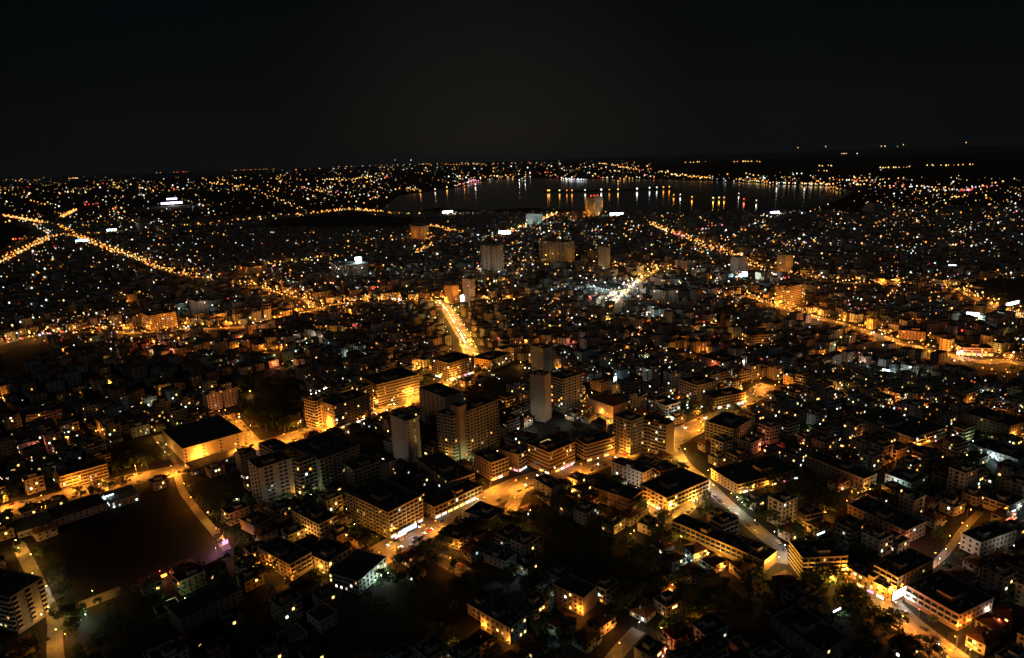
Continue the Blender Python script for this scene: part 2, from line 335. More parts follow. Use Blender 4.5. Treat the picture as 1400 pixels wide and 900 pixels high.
def building(root, w, d, h, wall, pats, roof='flat', lit=.06, single=False, shops='', seed=0, bandm=None, stair=True, litkeys=None, fh=3.0):
    """parts of a building under ROOT, whose frame is the corner nearest the viewer: x along the right face, y along the left one"""
    r = random.Random(seed); nfl = max(1, int(round(h / fh))); fh = h / nfl
    wm = WM[wall]; mats = (wm, GLASS, bandm or SLAB)
    g = MB(); g.box(0, 0, 0, w, d, h); g.obj('wall', wm, root)
    g = MB()
    if roof == 'hip':
        g.box(-.5, -.5, h, w + .5, d + .5, h + .18, 0); g.hip(-.5, -.5, w + .5, d + .5, h + .18, min(w, d) * .22, 0); g.obj('roof', TILE, root)
        g = MB(); cx_, cy_ = w * r.uniform(.3, .7), d * r.uniform(.3, .7); g.box(cx_ - .4, cy_ - .4, h, cx_ + .4, cy_ + .4, h + min(w, d) * .22 + 1); g.obj('chimney', wm, root)
    else:
        g.box(-.25, -.25, h, w + .25, d + .25, h + .15, 0); g.obj('roof', ROOFL if roof == 'sheet' else ROOF, root)
        g = MB()
        for q in ((-.3, -.3, w + .3, 0), (-.3, d, w + .3, d + .3), (-.3, 0, 0, d), (w, 0, w + .3, d)): g.box(q[0], q[1], h - .25, q[2], q[3], h + .85)
        g.obj('parapet', wm if roof != 'sheet' else SLAB, root)
        if stair and min(w, d) > 7:
            g = MB(); sx, sy = w * r.uniform(.25, .6), d * r.uniform(.3, .6); k = min(w, d) * .16 + .8
            g.box(sx - k, sy - k * .8, h + .15, sx + k, sy + k * .8, h + 2.9); g.box(sx - k - .2, sy - k * .8 - .2, h + 2.9, sx + k + .2, sy + k * .8 + .2, h + 3.1, 1)
            g.obj('stair_house', (wm, ROOF), root)
            g = MB()
            for _ in range(r.randint(4, 11)):
                a, c = r.uniform(1, w - 1.6), r.uniform(1, d - 1.6)
                if abs(a - sx) > k + 1 or abs(c - sy) > k + 1:
                    g.box(a, c, h + .15, a + r.uniform(.6, 1.5), c + r.uniform(.5, 1.2), h + r.uniform(.8, 1.6))
                    if r.random() < .5: g.tube(a, c, h + .15, h + 3.2, .06, .04, 4)
            if g.v: g.obj('roof_equipment', ROOFP, root, kind='stuff')
    slots = []; gw = MB(); gb = MB(); gs = MB(); gv = MB(); FO = faces_of(w, d)
    for fk, (rz, pos, L) in FO.items():
        pat = pats.get(fk, 'w'); ncol = max(1, int(round(L / 3.7))); cw = L / ncol
        for c in range(ncol):
            t = pat[c % len(pat)]
            if t == '.': continue
            x, y = pos((c + .5) * cw)
            for f in range(nfl):
                if f == 0 and (t == 'b' or fk in shops): continue
                z = f * fh
                slots.append((fk, x, y, z, rz, t))
                ww = {'w': 1.5, 'b': min(3.3, cw - .3), 's': cw - .25, 'v': min(3.0, cw - .4)}[t]
                if single and fk in 'LR':
                    link({'w': 'window', 'b': 'balcony', 's': 'window_band', 'v': 'loggia'}[t], el_mesh(t, ww, mats), root, loc=(x, y, z), rz=rz)
                else:
                    G = {'w': gw, 'b': gb, 's': gs, 'v': gv}[t]; EL[t](G, w=ww, T=place_T(G, rz, x, y, z))
    for G, nm in ((gw, 'windows'), (gb, 'balconies'), (gs, 'window_bands'), (gv, 'loggias')):
        if G.v: G.obj(nm, mats, root, kind='stuff')
    for s in slots:
        if s[0] in 'LR' and r.random() < lit * .7:
            key = r.choice(litkeys or LITKEYS); ww, hh = (1.2, 1.3) if s[5] != 'b' else (1.5, 1.9)
            o = link('lit_window', lit_mesh(ww, hh, key), root, loc=(s[1], s[2], s[3] + (1.0 if s[5] != 'b' else .3)), rz=s[4])
            if s[5] == 's': o.location.z += .1
    for fk in shops:
        if fk not in FO: continue
        rz, pos, L = FO[fk]; n = max(1, int(L / 5.2)); cw = L / n
        for c in range(n):
            x, y = pos((c + .5) * cw); key = r.choice(['warm', 'white', 'white', 'yellow', 'cool', 'warm', 'pink'])
            if r.random() < .72: link('shop_front', shop_mesh(key), root, loc=(x, y, 0), rz=rz)
    return nfl
SHOPM = {}
def shop_mesh(key):
    if key not in SHOPM:
        g = MB(); g.box(-2.1, -.1, .3, 2.1, -.02, 2.6, 0); g.box(-2.3, -1.2, 2.75, 2.3, -.02, 2.95, 1); g.box(-2.2, -.22, 3.0, 2.2, -.03, 3.5, 1)
        for a in (-1.05, 0, 1.05): g.box(a - .05, -.14, .3, a + .05, -.11, 2.6, 1)
        SHOPM[key] = g.mesh('shop_front', (emis('shop_light_' + key, EC[key], 2.4), SLAB))
    return SHOPM[key]

FOOT = []   # occupied footprints (cx, cy, radius) and oriented rects
HERO = []   # (position, short phrase) to name neighbours by
def fit(Lp, Fp, Rp, bp):
    G = P(*bp); d = ray(*Fp); t = math.hypot(G.x, G.y) / math.hypot(d.x, d.y); h = CAM_H + d.z * t
    h = max(2.5, h)
    A, B, C_ = P(*Lp, h), P(*Fp, h), P(*Rp, h); u = C_ - B; v = A - B
    au, av = math.atan2(u.y, u.x), math.atan2(v.y, v.x); mid = (au + (av - math.pi / 2)) / 2
    if abs((av - au) - math.pi / 2) > math.pi: mid = au
    k = av - au; k = (k + 2 * math.pi) % (2 * math.pi)
    mid = au + (k - math.pi / 2) / 2
    return B.x, B.y, h, u.length, v.length, mid, math.degrees(k)
# (L, F, R, base, colour, left pattern, right pattern, roof, options, name, label, short phrase)
B = []
def D(L, F_, R_, b, col, pl, pr, label, short=None, roof='flat', name='apartment_block', **kw): B.append((L, F_, R_, b, col, pl, pr, label, short, roof, name, kw))
D((533,568),(555.5,577),(573,571),(559,636),'white','..','w.','slim pale slab tower with a blank side wall, left of the broad beige towers','the slim pale tower',roof='flat',name='tower_block',single=True,lit=.04)
D((596,566),(620,570),(633,563),(622,633),'grey','vw','v.','beige tower block with rows of small windows and a taller stair shaft behind','the beige tower pair',name='tower_block',single=True,lit=.05)
D((622,556),(637,564),(673,546),(640,629),'beige','wv','bvw','long beige tower wing full of balconies, joined to the right of the beige tower','the balconied tower wing',name='tower_block',single=True,lit=.08)
D((619,553),(627,558),(634,553),(628,632),'beige','.','.','narrow windowless stair shaft standing taller between the beige tower and its balconied wing','the narrow stair shaft',name='tower_block',lit=0,stair=False)
D((585,528),(608,545),(628,536),(611,592),'grey','.w','w','dim grey tower behind the beige tower pair','the dim grey tower',name='tower_block',lit=.0)
D((725,512),(744,515),(752,509),(746,578),'beige','.','.','tall narrow beige slab tower with a plain windowless front','the plain slab tower',name='tower_block',lit=0)
D((752,513),(769,520),(793,511),(771,566),'beige','b','bw','balconied tower joined to the right of the plain narrow slab tower','the balconied slab neighbour',name='tower_block',single=True,lit=.10)
D((728,472),(743,478),(755,474),(744,512),'grey','w','.w','grey tower rising just behind the plain narrow slab tower','the rear grey tower',name='tower_block',lit=.02)
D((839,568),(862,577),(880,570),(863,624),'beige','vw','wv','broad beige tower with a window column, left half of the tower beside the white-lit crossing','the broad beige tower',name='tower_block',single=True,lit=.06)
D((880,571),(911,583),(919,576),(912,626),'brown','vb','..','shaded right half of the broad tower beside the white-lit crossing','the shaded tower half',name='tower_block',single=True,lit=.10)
D((333,632),(353,642),(401,630),(360,694),'cream','v.','.vv','large pale slab block with dark balcony columns, left of the courtyard blocks','the large pale slab',name='tower_block',single=True,lit=.01)
D((358,606),(378,620),(399,612),(380,664),'grey','b','.b','taller core rising behind the left half of the large pale slab','the taller core of the slab',name='tower_block',lit=.03,litkeys=['cool','white'])
D((401,632),(408,634),(434,627),(413,679),'beige','b','b','balconied wing with yellow lit lower floors at the right end of the large pale slab','the yellow lit wing',single=True,lit=.12)
D((412,604),(437,630),(481,606),(445,672),'grey','..w','bw','grey courtyard block with a blank end wall lit green from below','the grey courtyard block',single=True,lit=.03)
D((467,633),(483,644),(518,632),(487,669),'beige','w','bb','five-storey beige block with balconies right of the grey courtyard block','the five-storey beige block',single=True,lit=.02)
D((416,546),(429,550),(453,541),(428,587),'ochre','v','bv.','orange-lit balconied tower with white lamps on its roof, beside the dark park','the orange tower',name='tower_block',single=True,lit=.04)
D((444,546),(456,556),(494,538),(461,589),'beige','w','bw','long balconied block stepping up to the right of the orange tower','the stepped balcony block',single=True,lit=.14,shops='R')
D((482,528),(493,532),(507,526),(496,566),'beige','w','b','upper end block of the row right of the orange tower','the upper end block',lit=.05)
D((495,515),(515,527),(571,512),(520,554),'beige','bv','s','very long terraced block with continuous balconies, behind the dark yard','the long terraced block',single=True,lit=.12)
D((594,490),(614,498),(643,487),(615,521),'ochre','bw','bs','orange-lit corner block at the lower end of the glowing street','the glowing corner block',lit=.08,shops='LR')
D((650,488),(671,494),(690,482),(673,507),'ochre','w','bw','low corner block facing the glowing street from the right','the right hand corner block',lit=.12,shops='L')
D((474,674),(531,702),(576,678),(535,737),'ochre','wv','b','four-storey corner block over bright shops with a blue sign','the block with the blue sign',single=True,lit=.10,shops='R')
D((579,684),(594,695),(651,662),(596,710),'ochre','w','b','long low row of flats over bright shops on the shopping street','the long shop row',single=True,lit=.05,shops='R')
D((572,627),(614,660),(648,648),(618,677),'beige','ww','b','four-storey block with a flat dark roof behind the long shop row','the block behind the shops',single=True,lit=.06)
D((640,624),(672,634),(698,628),(675,658),'beige','ww','b','pale block with balconies left of the glowing crossroads','the pale block left of the crossroads',single=True,lit=.05,shops='R')
D((681,616),(709,623),(721,617),(711,646),'beige','.','b','small cream corner block set back from the glowing crossroads','the cream corner block',lit=.03,shops='LR')
D((718,609),(751,620),(790,607),(753,650),'ochre','s','s','office block with an orange rooftop light over the glowing crossroads','the office block',single=True,lit=.20,shops='LR',litkeys=['warm','yellow','white'])
D((789,600),(802,609),(838,597),(804,632),'ochre','b','s','block with long parapet bands next to the office block','the banded block',single=True,lit=.02,shops='R')
D((727,656),(753,669),(772,663),(754,692),'grey','w.','w','unlit grey block standing dark in front of the glowing crossroads','the dark block in front of the crossroads',lit=.0)
D((598,730),(627,739),(644,727),(629,753),'brown','w','b','small block with a yellow lit entrance in the dark below the shops','the small brown block',lit=.03)
D((636,700),(668,712),(688,697),(671,727),'grey','w','w','unlit grey block between trees below the shopping street','the unlit grey block',lit=0)
D((878,662),(912,682),(963,654),(914,703),'ochre','wb','b','yellow-lit corner block with a wide black roof between two lanes','the yellow corner block',single=True,lit=.05,shops='L')
D((837,632),(880,648),(891,641),(882,668),'white','w','w','pale block with a row of white lit windows under its dark roof','the pale block with white windows',single=True,lit=.04,litkeys=['white','cool'])
D((811,665),(862,684),(877,671),(864,702),'brown','w','b','low dark block with brown balconies on its short end','the low dark block',lit=.02)
D((961,580),(1003,588),(1038,577),(1004,613),'cream','b','w','cream block with curved balconies right of the white-lit crossing','the cream balcony block',single=True,lit=.02)
D((1009,601),(1027,607),(1041,600),(1028,624),'cream','w','w','small cream block just below the cream balcony block','the small cream block',lit=.04)
D((921,712),(1022,758),(1036,746),(1024,775),'ochre','b','w','very long yellow-lit block with a black roof running down to the right','the very long yellow block',single=True,lit=.03)
D((998,745),(1045,768),(1060,753),(1046,784),'brown','w','.','low black roofed block with an orange end wall at the bend','the black roofed block at the bend',lit=.02)
D((1071,742),(1097,764),(1164,769),(1097,792),'ochre','s','b','amber lit block with a striped left side and roof terrace, at lower right','the amber lit block',single=True,lit=.03)
D((1163,775),(1212,806),(1222,798),(1216,824),'ochre','w','w','low row of bright shops along the lit street at lower right','the low bright shop row',lit=.25,shops='L')
D((1198,773),(1228,791),(1268,762),(1223,820),'ochre','b','w','yellow corner block behind the low row of bright shops','the yellow corner building',single=True,lit=.06)
D((1243,800),(1311,842),(1352,815),(1307,863),'pink','b','w','long reddish block with arched balconies at lower right','the reddish block',single=True,lit=.01)
D((1318,729),(1341,743),(1375,720),(1339,763),'white','w','w','whitish block with lit side wall near the right edge','the whitish block',lit=.05)
D((1055,845),(1124,893),(1160,872),(1124,915),'grey','w','w','dark grey block at the bottom edge with a faint teal roof','the dark grey block',lit=.02)
D((220,589),(250,615),(333,592),(254,633),'cream','.','w...','big hall with a huge black flat roof and a pale long wall','the big hall',name='hall',lit=0,stair=False)
D((252,634),(263,643),(331,622),(264,651),'grey','w','w','low flat row with small lit windows in front of the big hall','the low row before the hall',name='row_building',lit=.3,litkeys=['white','warm'],stair=False)
D((76,646),(82,653),(147,636),(83,671),'ochre','b','s','brightly lit three-storey building beside the avenue','the bright three-storey building',single=True,lit=.35,litkeys=['warm','white','yellow'],stair=False)
D((17,712),(24,730),(70,717),(25,737),'grey','w','w','teal roofed shed with white lamps below the avenue','the teal roofed shed',name='shed',roof='sheet',lit=.2,stair=False)
D((62,698),(73,713),(146,689),(74,722),'grey','w','w','long unlit shed running along the avenue','the long unlit shed',name='shed',lit=.0,stair=False)
D((144,674),(151,689),(189,676),(152,697),'grey','w','w','small shed with bluish white skylights beside the avenue','the bluish lit shed',name='shed',roof='sheet',lit=.3,stair=False,litkeys=['cool'])
D((-40,778),(14,818),(48,790),(30,866),'grey','b','b.','tall grey block with black balcony slots in the lower left corner','the grey corner tower',name='tower_block',single=True,lit=.05)
D((232,830),(247,849),(328,805),(251,867),'grey','w','w','dark U-shaped school block with three white lights on its wall','the dark school block',name='school_building',lit=.03,litkeys=['white'],stair=False)
D((447,785),(490,796),(530,763),(491,814),'white','s','w','black roofed building with a row of cream lit classroom windows','the building with lit classrooms',name='school_building',single=True,lit=.5,litkeys=['white','warm'],stair=False)
D((419,839),(437,852),(461,838),(438,867),'white','w','w','small white flat-roofed house alone in the dark foreground','the small white house',name='house',lit=0,stair=False)
D((379,867),(394,881),(420,866),(396,893),'white','.','w','teal roofed hut at the bottom left of the foreground','the teal roofed hut',name='house',roof='sheet',lit=0,stair=False)
D((756,800),(797,819),(816,803),(798,843),'beige','w','.','beige house with orange and white lit windows and a blank end wall','the beige house with lit windows',name='house',single=True,lit=.16,stair=False)
D((655,838),(697,860),(721,843),(697,883),'grey','w','w','grey house with a few orange windows at the bottom middle','the grey house with orange windows',name='house',lit=.12,litkeys=['warm','yellow'])
D((712,794),(730,804),(750,792),(731,816),'grey','w','w','unlit house with a teal lamp on its corner','the unlit house with a teal lamp',name='house',lit=0,stair=False)
D((661,758),(692,769),(705,758),(693,780),'grey','w','w','unlit grey house above the curving foreground lane','the unlit house above the lane',name='house',lit=0)
D((410,757),(448,770),(483,751),(449,787),'beige','w','b','block with glowing orange corner and a dark roof left of the classrooms','the orange glowing block',lit=.14,shops='')
D((350,750),(396,773),(426,757),(397,795),'beige','w','b','tawny block with lamp lit balconies in the lower left middle','the tawny block',lit=.12)
D((396,700),(436,718),(462,706),(438,740),'beige','w','b','cream block with a warm lit left side below the courtyard','the warm lit cream block',lit=.08)
D((327,711),(347,720),(372,708),(348,733),'beige','.','w','small pale building at the edge of the dark field','the small pale building',name='house',lit=.05)
D((985,640),(1008,664),(1069,632),(1010,677),'ochre','w','b','orange-lit long block above the winding street','the orange long block',lit=.06,shops='R')
D((1066,618),(1094,626),(1111,617),(1095,640),'pink','w','w','pinkish house with a bright corner lamp, centre right','the pinkish house',name='house',lit=.2)
D((1107,623),(1181,656),(1197,648),(1182,674),'beige','w','w','long dim block of flats seen from its window side, centre right','the long dim block',lit=.02)
D((1090,697),(1102,706),(1124,699),(1101,721),'pink','.','b','small red-lit house by the white-lit trees','the small red-lit house',name='house',lit=.02)
D((1163,689),(1239,727),(1263,713),(1238,745),'beige','w','w','long flats with a red glow at its lower end, right side','the flats with a red glow',lit=.03)
D((1181,568),(1249,600),(1278,580),(1247,614),'cream','w','b','long block with yellow and white lit rooms, ending in an orange side','the block with yellow rooms',lit=.08,shops='')
D((1320,563),(1381,584),(1402,574),(1379,602),'pink','w','w','long pinkish block near the right edge','the long pinkish block',lit=.02)
D((1212,648),(1246,662),(1266,650),(1245,673),'white','w','w','short wall of a block lit green-white, right side','the green lit block',lit=.1,litkeys=['cool','green'])
D((1328,607),(1392,629),(1412,619),(1392,640),'grey','w','w','courtyard building with a row of cool white lights, right edge','the courtyard building',lit=.3,litkeys=['cool','green','white'])
D((1345,680),(1380,693),(1402,681),(1378,707),'cream','b','w','cream flats with red-lit foot near the right edge','the cream flats',lit=.06)
D((893,545),(910,556),(925,549),(912,573),'white','w','b','white-lit balcony house at the head of the crossing','the white-lit balcony house',name='house',lit=.15,litkeys=['white','cool'],shops='R')
D((936,518),(953,528),(972,519),(955,556),'beige','b','w','six-storey cream block above the white-lit crossing','the six-storey cream block',lit=.04)
D((967,537),(975,546),(1002,532),(977,561),'pink','w','b','long brick coloured block along the upper shopping street','the brick coloured block',lit=.05,shops='R')
D((815,541),(838,556),(851,546),(838,573),'pink','.','.','pink gabled building left of the broad beige tower','the pink gabled building',roof='hip',lit=0)
D((809,520),(821,525),(833,520),(821,536),'pink','w','w','small pink flat-roofed building standing behind the pink gabled one','the small pink building',lit=0)
D((961,486),(990,497),(1011,489),(990,508),'pink','w','w','low pinkish row among rooftops, centre right','the low pinkish row',lit=.2)
D((1018,454),(1024,460),(1051,456),(1026,473),'ochre','b','b','ochre block with bright parapets right of centre','the ochre block',lit=.1)
# far towers
D((657,334),(674,337),(688,332),(675,378),'beige','.vv.','v.','tall white twin-sided tower with green-yellow light at its foot','the tall white tower',name='tower_block',lit=.02)
D((561,308),(573,310),(586,307),(573,330),'beige','.v.','.v.','pair-like beige tower near the bay, left of centre','the bay-side beige tower',name='tower_block',lit=.03)
D((453,358),(476,364),(503,358),(477,383),'grey','.vv','.vv','wide grey striped block under a bright white floodlight','the wide grey block',name='tower_block',lit=.03)
D((737,322),(772,332),(785,328),(774,363),'beige','.vv','.vv','long tall beige block with vertical stripes in front of the bay','the long striped block',name='tower_block',lit=.02)
D((801,267),(813,270),(824,267),(813,298),'ochre','vb','bv','tallest orange-lit tower with red lights on its top, by the water','the tall orange tower by the water',name='tower_block',lit=.2)
D((780,288),(789,290),(798,287),(789,305),'pink','w','w','brownish tower just left of the tall orange tower','the brownish waterside tower',name='tower_block',lit=.02)
D((719,291),(731,293),(742,291),(731,310),'white','w','s','pale green-white lit office block near the bay','the green-white office block',name='tower_block',lit=.2,litkeys=['cool','green'])
D((818,336),(829,339),(834,337),(829,372),'beige','.','w','slender beige tower right of the long striped block','the slender beige tower',name='tower_block',lit=.03)
D((893,395),(910,399),(928,395),(911,419),'grey','.v','.v','grey striped block right of the bright white street','the grey striped block',name='tower_block',lit=.03)
D((944,396),(953,399),(961,396),(953,417),'grey','.w','w','slim grey block right of the grey striped block','the slim grey block',name='tower_block',lit=.03)
D((1000,351),(1010,353),(1020,350),(1011,378),'grey','.','w','grey tower beside brilliant white floodlights','the floodlit grey tower',name='tower_block',lit=.02)
D((1064,348),(1074,350),(1083,347),(1074,375),'cream','s','.','cream tower at the bend of the far right avenue','the cream avenue tower',name='tower_block',lit=.02)
D((1063,390),(1078,393),(1098,390),(1079,423),'ochre','b','b','stepped ochre tower beside the long right avenue','the stepped ochre tower',name='tower_block',lit=.08)
D((1099,389),(1116,392),(1136,389),(1117,404),'grey','.w','.w','grey slab just right of the stepped ochre tower','the grey slab by the avenue',lit=.02)
D((932,356),(940,358),(949,356),(941,374),'pink','w','w','reddish tower left of the floodlit grey tower','the reddish tower',name='tower_block',lit=.02)
D((928,300),(931,301),(935,300),(932,316),'grey','.','.','thin distant tower among red lights','the thin distant tower',name='tower_block',lit=.0)
D((607,389),(617,392),(627,388),(617,416),'pink','w','w','pinkish tower at the top of the glowing street','the pinkish street-end tower',name='tower_block',lit=.03)
D((632,380),(641,383),(649,380),(641,414),'brown','w','w','brown tower right of the white billboard','the brown tower',name='tower_block',lit=.02)
D((184,297),(190,299),(197,297),(193,319),'beige','.','w','narrow pale tower by the far left road','the narrow left tower',name='tower_block',lit=.0)
D((213,308),(223,310),(232,308),(224,329),'grey','w','w','dim wide tower by the far left road','the dim wide tower',name='tower_block',lit=.02)
D((190,380),(199,383),(207,380),(200,398),'grey','.','w','dull grey tower left of centre beyond the dark roofs','the dull grey tower',name='tower_block',lit=0)
D((260,411),(269,413),(281,411),(271,433),'grey','.','.w','pale twin-winged tower on the far left avenue','the twin-winged tower',name='tower_block',lit=.02)
D((192,430),(203,433),(233,425),(205,453),'ochre','b','bw','long tawny balconied block on the far left avenue','the tawny avenue block',lit=.06)
D((326,362),(340,366),(363,361),(341,381),'pink','w','b','reddish block with bright lamps, left of centre','the reddish lamp-lit block',lit=.1)
D((1143,352),(1151,354),(1158,352),(1151,369),'pink','w','w','reddish twin of two towers right of the cream avenue tower','the reddish right tower',name='tower_block',lit=.02)
D((1168,350),(1178,353),(1188,350),(1178,368),'beige','w','w','beige twin of two towers right of the cream avenue tower','the beige right tower',name='tower_block',lit=.02)
D((1185,277),(1195,279),(1206,277),(1195,297),'grey','.','.','dark unlit tower far away at right','the dark far tower',name='tower_block',lit=0)
D((800,390),(840,399),(872,381),(841,405),'white','w','s','long white-green lit market hall beside the brilliant white street','the green lit market hall',name='market_hall',lit=.3,litkeys=['cool','green','white'],stair=False)
D((895,378),(909,383),(919,377),(909,394),'pink','w','w','pinkish block at the top of the brilliant white street','the pinkish block above the market',lit=.05)
D((803,341),(812,344),(817,341),(812,357),'ochre','.','w','small orange-lit block between two towers near the bay','the small orange block',lit=.05)
D((1200,380),(1215,383),(1235,380),(1216,391),'ochre','w','b','low orange block on the far right avenue','the low orange block',lit=.1)
D((1300,470),(1314,476),(1362,480),(1315,486),'pink','s','s','long salmon building with lit terraces beside the far right avenue','the salmon terraced building',lit=.2,shops='R')
D((1216,445),(1229,452),(1262,458),(1230,463),'pink','w','w','low pink row along the far right avenue','the low pink row',lit=.05)
print_dims = []
for bi, (L, F_, R_, bp, col, pl, pr, label, short, roof, name, kw) in enumerate(B):
    x, y, h, w, d, ang, k = fit(L, F_, R_, bp)
    dist = math.hypot(x, y)
    if dist > 1100:      # far off, the foreshortened corners say little: take the heading of the district and the widths seen
        ang = math.radians(45 if F_[0] < 820 else 30); sc_ = F_PX / math.hypot(dist, CAM_H); rel = ang + math.atan2(x, y)
        w = (R_[0] - F_[0]) / sc_ / max(.35, math.cos(rel)); d = (F_[0] - L[0]) / sc_ / max(.35, math.sin(rel))
    w = min(max(w, 4), 140); d = min(max(d, 4), 140)
    print_dims.append(f"{short}: D{dist:.0f} w{w:.0f} d{d:.0f} h{h:.0f} ang{math.degrees(ang):.0f} corner{k:.0f}")
    root = thing(name, {'tower_block': 'tower', 'hall': 'hall', 'house': 'house', 'shed': 'shed'}.get(name, 'building'), label, (x, y, 0), ang)
    if dist > 900: kw['single'] = False
    if dist > 1400: kw['lit'] = min(kw.get('lit', .06), .03)
    nb = dict(L=pl, R=pr, B='w', E='w')
    building(root, w, d, h, col, nb, roof, seed=bi + 40, **kw)
    c, s = math.cos(ang), math.sin(ang); cx_, cy_ = x + (w * c - d * s) / 2, y + (w * s + d * c) / 2
    FOOT.append((cx_, cy_, ang, w / 2, d / 2, h)); HERO.append((cx_, cy_, short))
print('\n'.join(print_dims))
FA = np.array(FOOT)
def hero_gap(x, y):
    dx, dy = x - FA[:, 0], y - FA[:, 1]; c, s = np.cos(FA[:, 2]), np.sin(FA[:, 2])
    lx, ly = np.abs(dx * c + dy * s) - FA[:, 3], np.abs(-dx * s + dy * c) - FA[:, 4]
    return float(np.maximum(lx, ly).min())
# ------------------------------------------------------------------ dark open ground
PARKS = [[(62, 722), (238, 664), (318, 762), (90, 838)], [(322, 512), (400, 500), (420, 556), (395, 590), (362, 596), (322, 560)], [(0, 472), (55, 466), (85, 486), (0, 515)],
 [(752, 700), (880, 735), (925, 790), (860, 860), (815, 800), (745, 790)], [(470, 812), (600, 785), (650, 820), (640, 900), (450, 905)], [(372, 300), (480, 291), (572, 299), (560, 313), (360, 314)],
 [(447, 598), (532, 590), (545, 650), (495, 655)], [(1010, 668), (1090, 640), (1180, 685), (1160, 705), (1130, 710), (1050, 690)], [(1328, 386), (1410, 378), (1410, 428), (1352, 406)], [(-10, 302), (48, 314), (-10, 352)],
 [(150, 605), (212, 600), (235, 640), (150, 650)], [(935, 790), (1060, 790), (1060, 850), (1000, 880), (905, 850)], [(680, 700), (760, 705), (750, 760), (700, 745)], [(560, 610), (595, 640), (560, 650)], [(255, 660), (330, 640), (345, 700), (300, 720)],
 [(730, 580), (800, 575), (840, 600), (720, 612)], [(640, 500), (720, 495), (720, 540), (680, 560)], [(1300, 500), (1400, 505), (1400, 530), (1330, 525)], [(100, 845), (225, 800), (225, 905), (90, 905)], [(330, 800), (400, 800), (370, 905), (330, 905)],
 [(1110, 800), (1165, 800), (1215, 850), (1240, 905), (1170, 905), (1100, 850)], [(820, 690), (860, 720), (800, 720)]]
def inpoly(x, y, pl):
    c = False; j = len(pl) - 1
    for i in range(len(pl)):
        (xi, yi), (xj, yj) = pl[i], pl[j]
        if (yi > y) != (yj > y) and x < (xj - xi) * (y - yi) / (yj - yi) + xi: c = not c
        j = i
    return c
WATP = water_px
# ------------------------------------------------------------------ ordinary buildings
GL = []     # things to label at the end: (object, description, position)
cells = []
for a0, test in ((45, lambda px: px < 905), (28, lambda px: px >= 905)):
    a = math.radians(a0); ca, sa = math.cos(a), math.sin(a); SU, SV = 18.5, 16.0
    for i in range(-235, 235):
        for j in range(-235, 235):
            su = i * SU + (i // 4) * 7; sv = j * SV + (j // 2) * 7
            x, y = su * ca - sv * sa, su * sa + sv * ca
            if y < 200 or y > 3600: continue
            cells.append((x, y, a, test))
rng.shuffle(cells)
near = []; far = []
for (x, y, a, test) in cells:
    px, py = to_px((x, y, 0))
    if not (-70 < px < 1470 and 285 < py < 960) or not test(px): continue
    r_ = rng.random()
    x += rng.uniform(-1.6, 1.6); y += rng.uniform(-1.6, 1.6); dist = math.hypot(x, y)
    if r_ < .10: continue
    if dist > 1300 and r_ < .30: continue
    if inpoly(px, py, WATP) or py < 292 and 500 < px < 1180: continue
    if any(inpoly(px, py, pl) for pl in PARKS): continue
    w, d = rng.uniform(10, 16), rng.uniform(9, 13)
    if dist < 3300:
        gap = road_gap(x, y)
        if gap < (w + d) / 4 + 1.0: continue
        back = road_gap(x, y + 16)          # a street just behind: keep it low
        if hero_gap(x, y) < (w + d) / 4 + 1.5: continue
    else: gap = back = 99
    if dist > 900 and dist < 2800 and (road_gap(x, y + 24) < 10 and rng.random() < .85): continue
    fl = rng.choices((1, 2, 3, 4, 5, 6), (12, 24, 28, 20, 10, 4) if px < 905 else (8, 20, 32, 26, 10, 4))[0]
    if back < 14: fl = min(fl, 2)
    if hero_gap(x, y + 14) < 8: fl = min(fl, 2)
    ang = a + math.radians(rng.uniform(-3, 3)) + (math.radians(rng.choice((0, 0, 90))) if dist > 1400 else 0)
    (near if dist < 1000 else far).append((dist, x, y, ang, w, d, fl))
pos_ = [(n_[1], n_[2]) for n_ in near if n_[0] < 760]       # fill what the regular plots leave open near by
for _ in range(9000):
    y = rng.uniform(290, 680); x = rng.uniform(-.85, .85) * y * 1.02; px, py = to_px((x, y, 0))
    if not (-60 < px < 1460 and py < 950) or any(inpoly(px, py, pl) for pl in PARKS): continue
    if road_gap(x, y) < 7.5 or hero_gap(x, y) < 7.5: continue
    if min((x - a_) ** 2 + (y - b_) ** 2 for a_, b_ in pos_) < 225: continue
    pos_.append((x, y)); fl = 2 if road_gap(x, y + 16) < 14 or hero_gap(x, y + 14) < 8 else rng.choice((1, 2, 3, 4))
    near.append((math.hypot(x, y), x, y, math.radians(45 if px < 905 else 28) + rng.uniform(-.06, .06), 12, 10, fl))
near.sort(); far.sort()
COLN = ['cream', 'beige', 'beige', 'grey', 'grey', 'pink', 'white', 'ochre', 'brown', 'pale blue']
TPL = {}
def template(kind, k):
    if (kind, k) in TPL: return TPL[(kind, k)]
    r = random.Random(500 + k * 7 + (0 if kind == 'house' else 99)); fl = (1 + k % 3) if kind == 'house' else 3 + k % 4
    w, d = (r.uniform(9.5, 13), r.uniform(8.5, 11)) if kind == 'house' else (r.uniform(12, 16.5), r.uniform(10.5, 13))
    col = COLN[(k * 3 + (0 if kind == 'house' else 5)) % 10]; roof = 'hip' if kind == 'house' and k % 4 else 'flat'
    root = thing('house' if kind == 'house' else 'apartment_building', 'house' if kind == 'house' else 'apartment building', 'x')
    pats = {'L': r.choice(['w', 'wb', 'ww.', 'b']), 'R': r.choice(['w', 'bw', 'b', 'wwb'])}
    building(root, w, d, fl * 3.0 + .3, col, pats, roof, lit=0, seed=900 + k)
    TPL[(kind, k)] = [root, w, d, fl, col, roof, False]; return TPL[(kind, k)]
def copy_tree(src, parent=None):
    c = src.copy(); COL.objects.link(c)
    if parent is not None: c.parent = parent
    for ch in src.children: copy_tree(ch, c)
    return c
NH = NA = 0; taken = []
